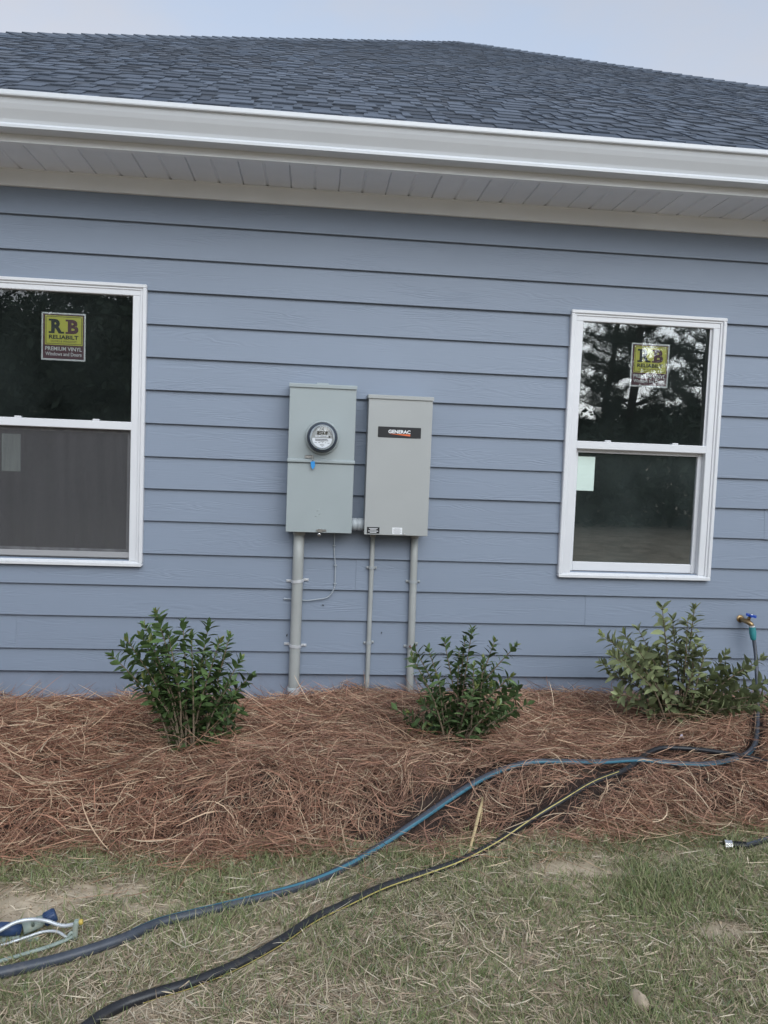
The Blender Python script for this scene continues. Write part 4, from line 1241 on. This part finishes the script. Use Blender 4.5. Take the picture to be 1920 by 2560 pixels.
HOSE_XY = np.array([[p.x, p.y] for p in catmull(bl[5:], 24) + catmull(bk, 24) + catmull(he, 24)])
CELL = .004
def hose_grid(rad):
    g = np.zeros((int(6 / CELL), int(4 / CELL)), bool)
    k = int(rad / CELL) + 1
    a, b = np.mgrid[-k:k + 1, -k:k + 1]
    m_ = (a * a + b * b) * CELL * CELL <= rad * rad
    da, db = a[m_], b[m_]
    i0 = ((HOSE_XY[:, 0] + 2.5) / CELL).astype(int); j0 = ((HOSE_XY[:, 1] + 3.5) / CELL).astype(int)
    ii = np.clip(i0[:, None] + da, 0, g.shape[0] - 1); jj = np.clip(j0[:, None] + db, 0, g.shape[1] - 1)
    g[ii, jj] = True
    return g
def near_hose(P, rad):
    # which ribbons have a point above a hose
    g = hose_grid(rad)
    i = np.clip(((P[..., 0] + 2.5) / CELL).astype(int), 0, g.shape[0] - 1)
    j = np.clip(((P[..., 1] + 3.5) / CELL).astype(int), 0, g.shape[1] - 1)
    return g[i, j].any(1)
def clear_hose(P, rad, keepfrac):
    return ~(near_hose(P, rad) & (RNG.random(len(P)) > keepfrac))

def lay_needles(x, y, ang, L_, kap, lift, tilt, K=6):
    u = np.linspace(-.5, .5, K)
    a = ang[:, None] + kap[:, None] * u[None, :]
    dx, dy = np.cos(a), np.sin(a)
    st = L_[:, None] / (K - 1)
    px = x[:, None] + np.cumsum(dx * st, 1) - .5 * L_[:, None] * np.cos(ang)[:, None]
    py = y[:, None] + np.cumsum(dy * st, 1) - .5 * L_[:, None] * np.sin(ang)[:, None]
    py = np.minimum(py, -.012 - .01 * (np.abs(np.sin(x * 91)))[:, None])
    pz = terrain(px, py) + lift[:, None] + np.maximum(tilt[:, None] * (u[None, :] + .5) * L_[:, None], -.03) + .12 * L_[:, None] * np.abs(kap)[:, None] * (.25 - u[None, :] ** 2) * np.sign(np.sin(x * 57))[:, None]
    pz = np.maximum(pz, terrain(px, py) - .008)
    return np.stack([px, py, pz], -1)

# pine straw: dense where the photograph looks, thinner further along the wall
def straw_points(n, xa, xb, rng):
    x = rng.uniform(xa, xb, n)
    e = bed_edge(x)
    v = rng.random(n)
    y = e - .05 * vnoise(x, x * 0 + 2, 9, 51) - .03 + (0 - e + .03) * v
    return x, y
N1 = 92000
x, y = straw_points(N1, -2.5, 3.0, RNG)
x2, y2 = straw_points(8000, -4.5, -2.5, RNG); x3, y3 = straw_points(10000, 3.0, 6.0, RNG)
x = np.concatenate([x, x2, x3]); y = np.concatenate([y, y2, y3]); N = len(x)
flow = 6.28 * vnoise(x, y, 2.3, 1) + 2.5 * vnoise(x, y, 6.0, 2)
ang = np.where(RNG.random(N) < .45, flow + RNG.normal(0, .7, N), RNG.uniform(0, 6.28, N))
L_ = RNG.uniform(.06, .20, N)
kap = RNG.normal(0, 1.0, N) + 1.2 * (RNG.random(N) < .12) * RNG.choice([-1, 1], N)
hump = .5 * vnoise(x, y, 5.0, 3) + .6 * np.clip(vnoise(x, y, 11.0, 6) - .25, 0, 1)
lift = RNG.exponential(.010, N) + .085 * hump * RNG.random(N) ** .7
lift = np.minimum(lift, .085) * (1 - .75 * sstep(-.40, -.05, y))      # the straw thins out against the wall
thin = (hump > .28) | (RNG.random(N) < .60)          # hollows between the clumps hold fewer needles
x, y, ang, L_, kap, lift, hump = (q_[thin] for q_ in (x, y, ang, L_, kap, lift, hump)); N = len(x)
tilt = RNG.normal(0, .16, N) + np.where(RNG.random(N) < .08, RNG.uniform(.1, .6, N), 0)
P = lay_needles(x, y, ang, L_, kap, lift, tilt)
depth = np.clip(lift / .04, 0, 1)
base = np.array([[.325, .162, .102], [.415, .245, .160], [.52, .365, .240], [.175, .080, .052], [.62, .475, .325]])
pick = RNG.choice(5, N, p=[.30, .20, .12, .31, .07])
cols = base[pick] * (RNG.uniform(.75, 1.35, N) * (.85 + .35 * vnoise(x, y, 1.6, 4)))[:, None]
grey = vnoise(x, y, 1.1, 7)[:, None]
cols = cols * (1 - .18 * grey) + .18 * grey * np.array([[.40, .31, .25]])
ok = clear_hose(P, .021, .05)
P, cols = P[ok], cols[ok]; N = len(P)
tag(ribbons('pine_straw', P, RNG.gamma(5, .00035, N) + .0006, RNG.uniform(0, 3.14, N), cols, M['needle']), 'reddish brown pine straw mulch heaped along the wall', 'pine straw')
# loose needles spilling on to the lawn and standing against the wall
n = 1500
x = RNG.uniform(-2.4, 2.9, n); y = bed_edge(x) - RNG.exponential(.07, n) + .02
ang = RNG.uniform(0, 6.28, n)
P = lay_needles(x, y, ang, RNG.uniform(.08, .2, n), RNG.normal(0, .8, n), RNG.uniform(.006, .03, n), RNG.normal(0, .12, n))
n2 = 420
x2 = RNG.uniform(-2.3, 2.9, n2); y2 = RNG.uniform(-.16, -.03, n2)
keep = vnoise(x2, y2, 3.0, 5) > .42
x2, y2 = x2[keep], y2[keep]; n2 = len(x2)
u = np.linspace(0, 1, 6)
ln = RNG.uniform(.05, .16, n2)
dxx = RNG.normal(0, .6, n2); kp = RNG.normal(0, .5, n2)
px = x2[:, None] + (dxx[:, None] * u + kp[:, None] * u ** 2) * ln[:, None]
py = np.minimum(y2[:, None] + RNG.normal(0, .25, n2)[:, None] * u * ln[:, None], -.024)
pz = terrain(x2, y2)[:, None] + ln[:, None] * (u - .25 * u ** 2) * RNG.uniform(.35, .95, n2)[:, None]
P2 = np.stack([px, py, pz], -1)
# straw clinging to the shrub bases
PP = []
for bx, by, br_ in ((-.48, -.98, .20), (.69, -.96, .26), (.48, -1.03, .12), (1.93, -.66, .30)):
    n3 = 150
    x3 = bx + RNG.normal(0, br_ * .6, n3); y3 = by + RNG.normal(0, .07, n3)
    ln = RNG.uniform(.10, .22, n3)
    dxx = RNG.normal(0, .8, n3); kp = RNG.normal(0, .7, n3)
    px = x3[:, None] + (dxx[:, None] * u + kp[:, None] * u ** 2) * ln[:, None]
    py = y3[:, None] + (RNG.normal(0, .6, n3)[:, None] * u) * ln[:, None]
    pz = terrain(x3, y3)[:, None] + ln[:, None] * (u - .55 * u ** 2) * RNG.uniform(.4, 1.5, n3)[:, None]
    PP.append(np.stack([px, py, pz], -1))
P = np.concatenate([P, P2] + PP); N = len(P)
cols = base[RNG.choice(5, N, p=[.2, .3, .25, .1, .15])] * RNG.uniform(.8, 1.2, N)[:, None]
tag(ribbons('loose_pine_needles', P, RNG.uniform(.0013, .0024, N), RNG.uniform(0, 3.14, N), cols, M['needle']), 'stray pine needles on the grass edge, shrubs and wall base', 'pine needles')

# lawn: where grass is green, where it is dead, where sand shows
def bare_mask(x, y):
    b = np.zeros_like(x)
    for cx_, cy_, rx, ry in ((-.90, -1.95, .36, .13), (-.62, -1.88, .22, .075), (.93, -1.76, .20, .055), (1.30, -2.14, .10, .05), (1.05, -1.80, .12, .04), (-.45, -1.97, .14, .05)):
        b = np.maximum(b, 1 - np.sqrt(((x - cx_) / rx) ** 2 + ((y - cy_) / ry) ** 2))
    return np.clip((b + .55 * (vnoise(x, y, 22, 44) - .5) + .35 * (vnoise(x, y, 55, 45) - .5)) * 2.4 * (b > 0), 0, 1)
def dead_mask(x, y):
    b = .13 + .80 * (vnoise(x, y, 3.2, 8) - .4) + .30 * sstep(.6, -.4, x)
    for cx_, cy_, rx, ry in ((.08, -2.40, .42, .22), (-.02, -1.98, .30, .10), (.38, -2.05, .22, .09), (-.35, -2.42, .35, .14), (-.1, -2.2, .35, .14)):
        b = np.maximum(b, 1.3 * (1 - np.sqrt(((x - cx_) / rx) ** 2 + ((y - cy_) / ry) ** 2)))
    return np.clip(b, 0, 1)
def lawn_points(n, xa, xb, ya, yb):
    x = RNG.uniform(xa, xb, n); y = RNG.uniform(ya, yb, n)
    return x, y
def grass_set(n, xa, xb, ya, yb):
    x, y = lawn_points(n, xa, xb, ya, yb)
    # tufts
    tx, ty = np.floor(x / .022), np.floor(y / .022)
    h = np.sin(tx * 91.7 + ty * 57.3) * 4371.3; h = h - np.floor(h)
    k = RNG.random(n) < .55
    x = np.where(k, (tx + .5 + .5 * (h - .5)) * .022 + RNG.normal(0, .004, n), x)
    y = np.where(k, (ty + .5 + .5 * (np.sin(h * 60))) * .022 + RNG.normal(0, .004, n), y)
    ok = (y < bed_edge(x) + .03) & (RNG.random(n) > .97 * bare_mask(x, y)) & (RNG.random(n) > .78 * dead_mask(x, y)) & (vnoise(x, y, 7, 12) + .5 * RNG.random(n) > .42)
    return x[ok], y[ok]
xa, ya = grass_set(125000, -1.5, 2.3, -2.75, -1.45)
xb, yb = grass_set(38000, -3.0, 4.0, -4.2, -1.45)
x = np.concatenate([xa, xb]); y = np.concatenate([ya, yb]); N = len(x)
K = 4; u = np.linspace(0, 1, K)
ang = RNG.uniform(0, 6.28, N)
ln = RNG.uniform(.018, .050, N) * (.75 + .7 * vnoise(x, y, 4, 14)) * np.where(y > bed_edge(x) - .15, 1.25, 1)
bend = RNG.uniform(.35, 1.5, N)
hor = np.sin(bend[:, None] * u) * ln[:, None] / np.maximum(bend, .3)[:, None] * (.5 + .5 * bend)[:, None]
px = x[:, None] + np.cos(ang)[:, None] * hor
py = y[:, None] + np.sin(ang)[:, None] * hor
pz = terrain(x, y)[:, None] - .004 + ln[:, None] * u * np.cos(bend[:, None] * u * .75)
P = np.stack([px, py, pz], -1)
gb_ = np.array([[.19, .225, .095], [.24, .265, .125], [.155, .205, .08], [.32, .315, .175], [.41, .37, .225], [.18, .235, .13]])
p_ = RNG.choice(6, N, p=[.27, .24, .16, .16, .10, .07])
cols = 1.10 * gb_[p_] * (RNG.uniform(.75, 1.3, N) * (.85 + .3 * vnoise(x, y, 2.2, 15)))[:, None]
ok = clear_hose(P, .018, .25)
P, cols = P[ok], cols[ok]; N = len(P)
tag(ribbons('grass', P, RNG.uniform(.0016, .0034, N), RNG.uniform(-.5, .5, N), cols, M['grass'], taper=False), 'thin patchy green grass in front of the straw bed', 'grass')
# dead thatch lying flat
def dead_set(n, xa, xb, ya, yb):
    x, y = lawn_points(n, xa, xb, ya, yb)
    ok = (y < bed_edge(x) + .02) & (RNG.random(n) < .13 + .90 * dead_mask(x, y)) & (RNG.random(n) > .88 * bare_mask(x, y))
    return x[ok], y[ok]
xa, ya = dead_set(110000, -1.5, 2.3, -2.75, -1.5); xb, yb = dead_set(26000, -3.0, 4.0, -4.2, -1.5)
x = np.concatenate([xa, xb]); y = np.concatenate([ya, yb]); N = len(x)
flow = 6.28 * vnoise(x, y, 3.0, 21)
ang = np.where(RNG.random(N) < .5, flow + RNG.normal(0, .6, N), RNG.uniform(0, 6.28, N))
L_ = RNG.gamma(2.6, .015, N) + .012
L_ = np.minimum(L_, .20)
P = lay_needles(x, y, ang, L_, RNG.normal(0, .45, N), RNG.exponential(.006, N) + .001, RNG.normal(0, .10, N), K=4)
db = np.array([[.60, .495, .355], [.47, .365, .26], [.70, .60, .45], [.33, .245, .175], [.54, .475, .365]])
cols = db[RNG.choice(5, N, p=[.3, .26, .12, .2, .12])] * (RNG.uniform(.7, 1.2, N))[:, None]
ok = clear_hose(P, .020, .10)
P, cols = P[ok], cols[ok]; N = len(P)
tag(ribbons('dead_grass', P, RNG.uniform(.0014, .0034, N), RNG.uniform(-.6, .6, N), cols, M['deadgrass']), 'dry tan dead grass and straw lying between green blades', 'dead grass')

# crumbs of soil and grit in the bare patches
n = 60000
x, y = lawn_points(n, -1.5, 2.3, -2.75, -1.5)
ok = (RNG.random(n) < .02 + .5 * bare_mask(x, y)) & (y < bed_edge(x))
x, y = x[ok], y[ok]; n = len(x)
sz = np.minimum(RNG.gamma(1.6, .0011, n) + .0008, .008)
oc = np.array([[1, 0, 0], [0, 1, 0], [-1, 0, 0], [0, -1, 0], [0, 0, 1], [0, 0, -1]], float)
V = oc[None] * (sz[:, None, None] * RNG.uniform(.6, 1.3, (n, 6, 1))) + RNG.normal(0, .25, (n, 6, 3)) * sz[:, None, None]
V[..., 2] *= .7
V += np.stack([x, y, lawn_z(x, y) + sz * .25], -1)[:, None, :]
fo = np.array([[0, 1, 4], [1, 2, 4], [2, 3, 4], [3, 0, 4], [1, 0, 5], [2, 1, 5], [3, 2, 5], [0, 3, 5]])
F = (np.arange(n)[:, None, None] * 6 + fo[None]).reshape(-1, 3)
cc = np.repeat(np.array([[.42, .33, .23]]) * RNG.uniform(.5, 1.35, (n, 1)), 6, axis=0)
tag(np_mesh('soil_crumbs', V.reshape(-1, 3), F, M['deadgrass'], cc), 'sandy crumbs and grit in the bare lawn patches', 'grit', kind='stuff')

# ------------------------------------------------------------------ stones, reed, scraps
def stone(x, y, s, label, flat=.7, seed=1):
    rnd = random.Random(seed); mb = MB(); vs = []; fs = []
    n, mrow = 10, 7
    for j in range(mrow):
        ph = math.pi * j / (mrow - 1)
        for k in range(n):
            a = 2 * math.pi * k / n
            q = s * (1 + .22 * math.sin(a * 2 + seed) * math.sin(ph) + rnd.uniform(-.1, .1))
            vs.append((q * math.sin(ph) * math.cos(a), q * .85 * math.sin(ph) * math.sin(a), q * flat * math.cos(ph)))
    for j in range(mrow - 1):
        for k in range(n): fs.append((j * n + k, (j + 1) * n + k, (j + 1) * n + (k + 1) % n, j * n + (k + 1) % n))
    ob = mb.add(vs, fs, 0, True).build('stone', M['stone'])
    ob.location = (x, y, float(terrain(x, y)) + s * flat * .45)
    ob.rotation_euler = (0, 0, seed)
    return tag(ob, label, 'stone', 'stones in the lawn')
stone(.90, -2.42, .030, 'largest tan stone in the grass near the bottom right corner', .85, 2)
stone(.735, -1.575, .020, 'tan stone at the straw edge behind the black hose', .7, 4)
stone(.543, -1.682, .0085, 'small round pale pebble on the grass above the black hose', .8, 6)
stone(.450, -2.07, .017, 'greyish flat pebble in the middle of the lawn', .5, 9)
stone(.999, -1.813, .010, 'little tan pebble in the bare sandy patch right of the hoses', .6, 12)
rd = thing('dry_reed', (.603, -1.643, -.04), 'tall dry tan reed stalk leaning on the straw between the two hoses', 'reed')
r0, r1 = Vector((.600, -1.652, -.04)), Vector((.703, -1.405, .062))
MB().tube([r0, r0.lerp(r1, .35) + Vector((.004, 0, .012)), r0.lerp(r1, .7) + Vector((.004, 0, .014)), r1], [.0046, .0056, .0062, .0025], 8, flat=.5).build('stalk', M['reed'], rd)
MB().tube([r1, r1.lerp(r0, .3) + Vector((.012, .004, -.006)), r1.lerp(r0, .45) + Vector((.016, .01, -.022))], [.002, .003, .0012], 6, flat=.4).build('blade', M['reed'], rd)
MB().tube([r1, r1 + Vector((-.03, -.012, -.012)), r1 + Vector((-.052, -.02, -.026))], [.002, .0022, .001], 6, flat=.4).build('blade', M['reed'], rd)
ob = MB().plate([(1.826, .062), (1.832, .078), (1.842, .082), (1.846, .070), (1.854, .066), (1.852, .058), (1.838, .064)], -.755, .002).build('litter_scrap', M['paperbit'])
tag(ob, 'tiny pale scrap of litter on the straw under the wide shrub', 'litter')

# ------------------------------------------------------------------ woods behind the photographer (seen in the window glass)
def pine_meshes(seed, H):
    rnd = random.Random(seed); rng = np.random.default_rng(seed)
    tr = MB()
    pts = [Vector((.12 * math.sin(k * .9 + seed), .1 * math.cos(k * .7 + seed), H * k / 10 - .1)) for k in range(11)]
    tr.tube(pts, [.15 * (1 - k / 10.8) ** .8 + .02 for k in range(11)], 9)
    tuft = []
    z = H * .27
    while z < H * .99:
        nb = rnd.randint(2, 4)
        for b in range(nb):
            a = rnd.uniform(0, 6.28); ln = (.5 + 1.9 * (1 - z / H) ** .7) * rnd.uniform(.6, 1.15)
            if rnd.random() < .14: continue
            b0 = Vector((.12 * math.sin(z / H * 9 + seed), 0, z)); up_ = rnd.uniform(-.05, .45)
            P = [b0 + Vector((math.cos(a), math.sin(a), 0)) * ln * q + Vector((0, 0, ln * (up_ * q + .25 * q * q))) for q in (0, .35, .7, 1)]
            tr.tube(P, [.030 * ln ** .5, .02 * ln ** .5, .011, .005], 5, caps=False)
            for q in np.linspace(.30, 1, int(6 + 8 * ln)):
                i = min(int(q * 3), 2); p = P[i].lerp(P[i + 1], q * 3 - i)
                tuft.append(p + Vector((rnd.gauss(0, .1), rnd.gauss(0, .1), rnd.gauss(.03, .07))))
        z += rnd.uniform(.16, .42)
    T = np.array([tuple(p) for p in tuft]); nt = len(T); q = 16
    d = rng.normal(size=(nt, q, 3)); d[..., 2] += .5; d /= np.linalg.norm(d, axis=2, keepdims=True)
    s = np.cross(d, rng.normal(size=(nt, q, 3))); s /= np.linalg.norm(s, axis=2, keepdims=True)
    ln = rng.uniform(.14, .27, (nt, q, 1)); c = T[:, None, :]
    V = np.stack([c - s * .008, c + s * .008, c + d * ln + s * .006, c + d * ln - s * .006], 2).reshape(-1, 3)
    F = np.arange(nt * q * 4).reshape(-1, 4)
    cc = np.repeat(np.array([[.05, .07, .042]]) * rng.uniform(.5, 1.4, (nt * q, 1)), 4, axis=0)
    return tr, V, F, cc
PINES = []
spots = [[(5.2, -18.5), (9.0, -17.2), (13.2, -21.0), (-4.6, -19.0), (1.0, -22.5)], [(6.9, -21.5), (11.0, -24.0), (-6.0, -20.0), (3.2, -19.0), (16.5, -23.0)], [(8.0, -26.0), (-1.4, -18.5), (14.5, -18.0), (-9.0, -18.5), (19.5, -20.0)]]
for vi, (H, pts) in enumerate(zip((9.5, 8.2, 10.5), spots)):
    tr, V, F, cc = pine_meshes(31 + vi, H)
    first = None
    for k, (px_, py_) in enumerate(pts):
        t = thing('pine_tree', (px_, py_, -.1), 'tall pine across the lawn, seen only as a dark reflection in the window glass', 'pine tree', 'pines reflected in the windows')
        if first is None:
            a = tr.build('trunk', M['bark']); b = np_mesh('crown', V, F, M['pinecrown'], cc)
            first = (a, b)
        else:
            a, b = first[0].copy(), first[1].copy(); COL.objects.link(a); COL.objects.link(b)
        for o in (a, b):
            o.parent = t; o.matrix_parent_inverse = Matrix()
        t.rotation_euler = (0, 0, random.uniform(0, 6.28))
        sc_ = random.uniform(.9, 1.12); t.scale = (sc_, sc_, sc_)
# undergrowth and dense wood as one mass
n = 150000
x = np.where(RNG.random(n) < .6, RNG.uniform(-13, 16, n), RNG.uniform(-45, 45, n)); y = -13.5 - RNG.gamma(2, 2.2, n)
top = 1.5 + 1.3 * vnoise(x, y * 0 + 3, .5, 31) + .9 * vnoise(x, y * 0, 1.7, 32) + .22 * (-13.5 - y) * (1 - .75 * sstep(1.0, 4.0, x))
left = sstep(-1.5, -6.5, x + .0 * y)
top = top + left * (1.4 + 1.2 * vnoise(x, y, .35, 33)) + sstep(17, 26, x) * 3
z = top * RNG.random(n) ** .75 - .1
keep = (vnoise(x + z * 1.3, z * 1.7 + y * .4, .9, 35) > .16) | (x < 0)
x, y, z = x[keep], y[keep], z[keep]
xl = RNG.uniform(-17, -.5, 90000); yl = -14.5 - RNG.gamma(2, .8, 90000)
tl = sstep(-.2, -3.0, xl) * (5.6 + 1.6 * vnoise(xl, yl, .5, 36))
zl = tl * RNG.random(90000)
kl = vnoise(xl * 1.0 + 5, zl, 1.0, 37) + .45 * vnoise(xl, zl, 3.6, 38) > .74 * sstep(3.0, 4.6, zl) + .10
x = np.concatenate([x, xl[kl]]); y = np.concatenate([y, yl[kl]]); z = np.concatenate([z, zl[kl]]); n = len(x)
d = RNG.normal(size=(n, 3)); d /= np.linalg.norm(d, axis=1, keepdims=True)
s = np.cross(d, RNG.normal(size=(n, 3))); s /= np.linalg.norm(s, axis=1, keepdims=True)
c = np.stack([x, y, z], -1); ln = RNG.uniform(.05, .15, (n, 1))
V = np.stack([c - d * ln, c + s * ln * .5, c + d * ln, c - s * ln * .5], 1).reshape(-1, 3)
cc = np.repeat(np.array([[.085, .115, .075]]) * RNG.uniform(.4, 1.5, (n, 1)), 4, axis=0)
o = np_mesh('woodland', V, np.arange(n * 4).reshape(-1, 4), M['wood'], cc)
tag(o, 'dark undergrowth and woods at the far edge of the lawn', 'woods', kind='stuff')

for o in bpy.data.objects:
    if '_w' in o.keys(): del o['_w']
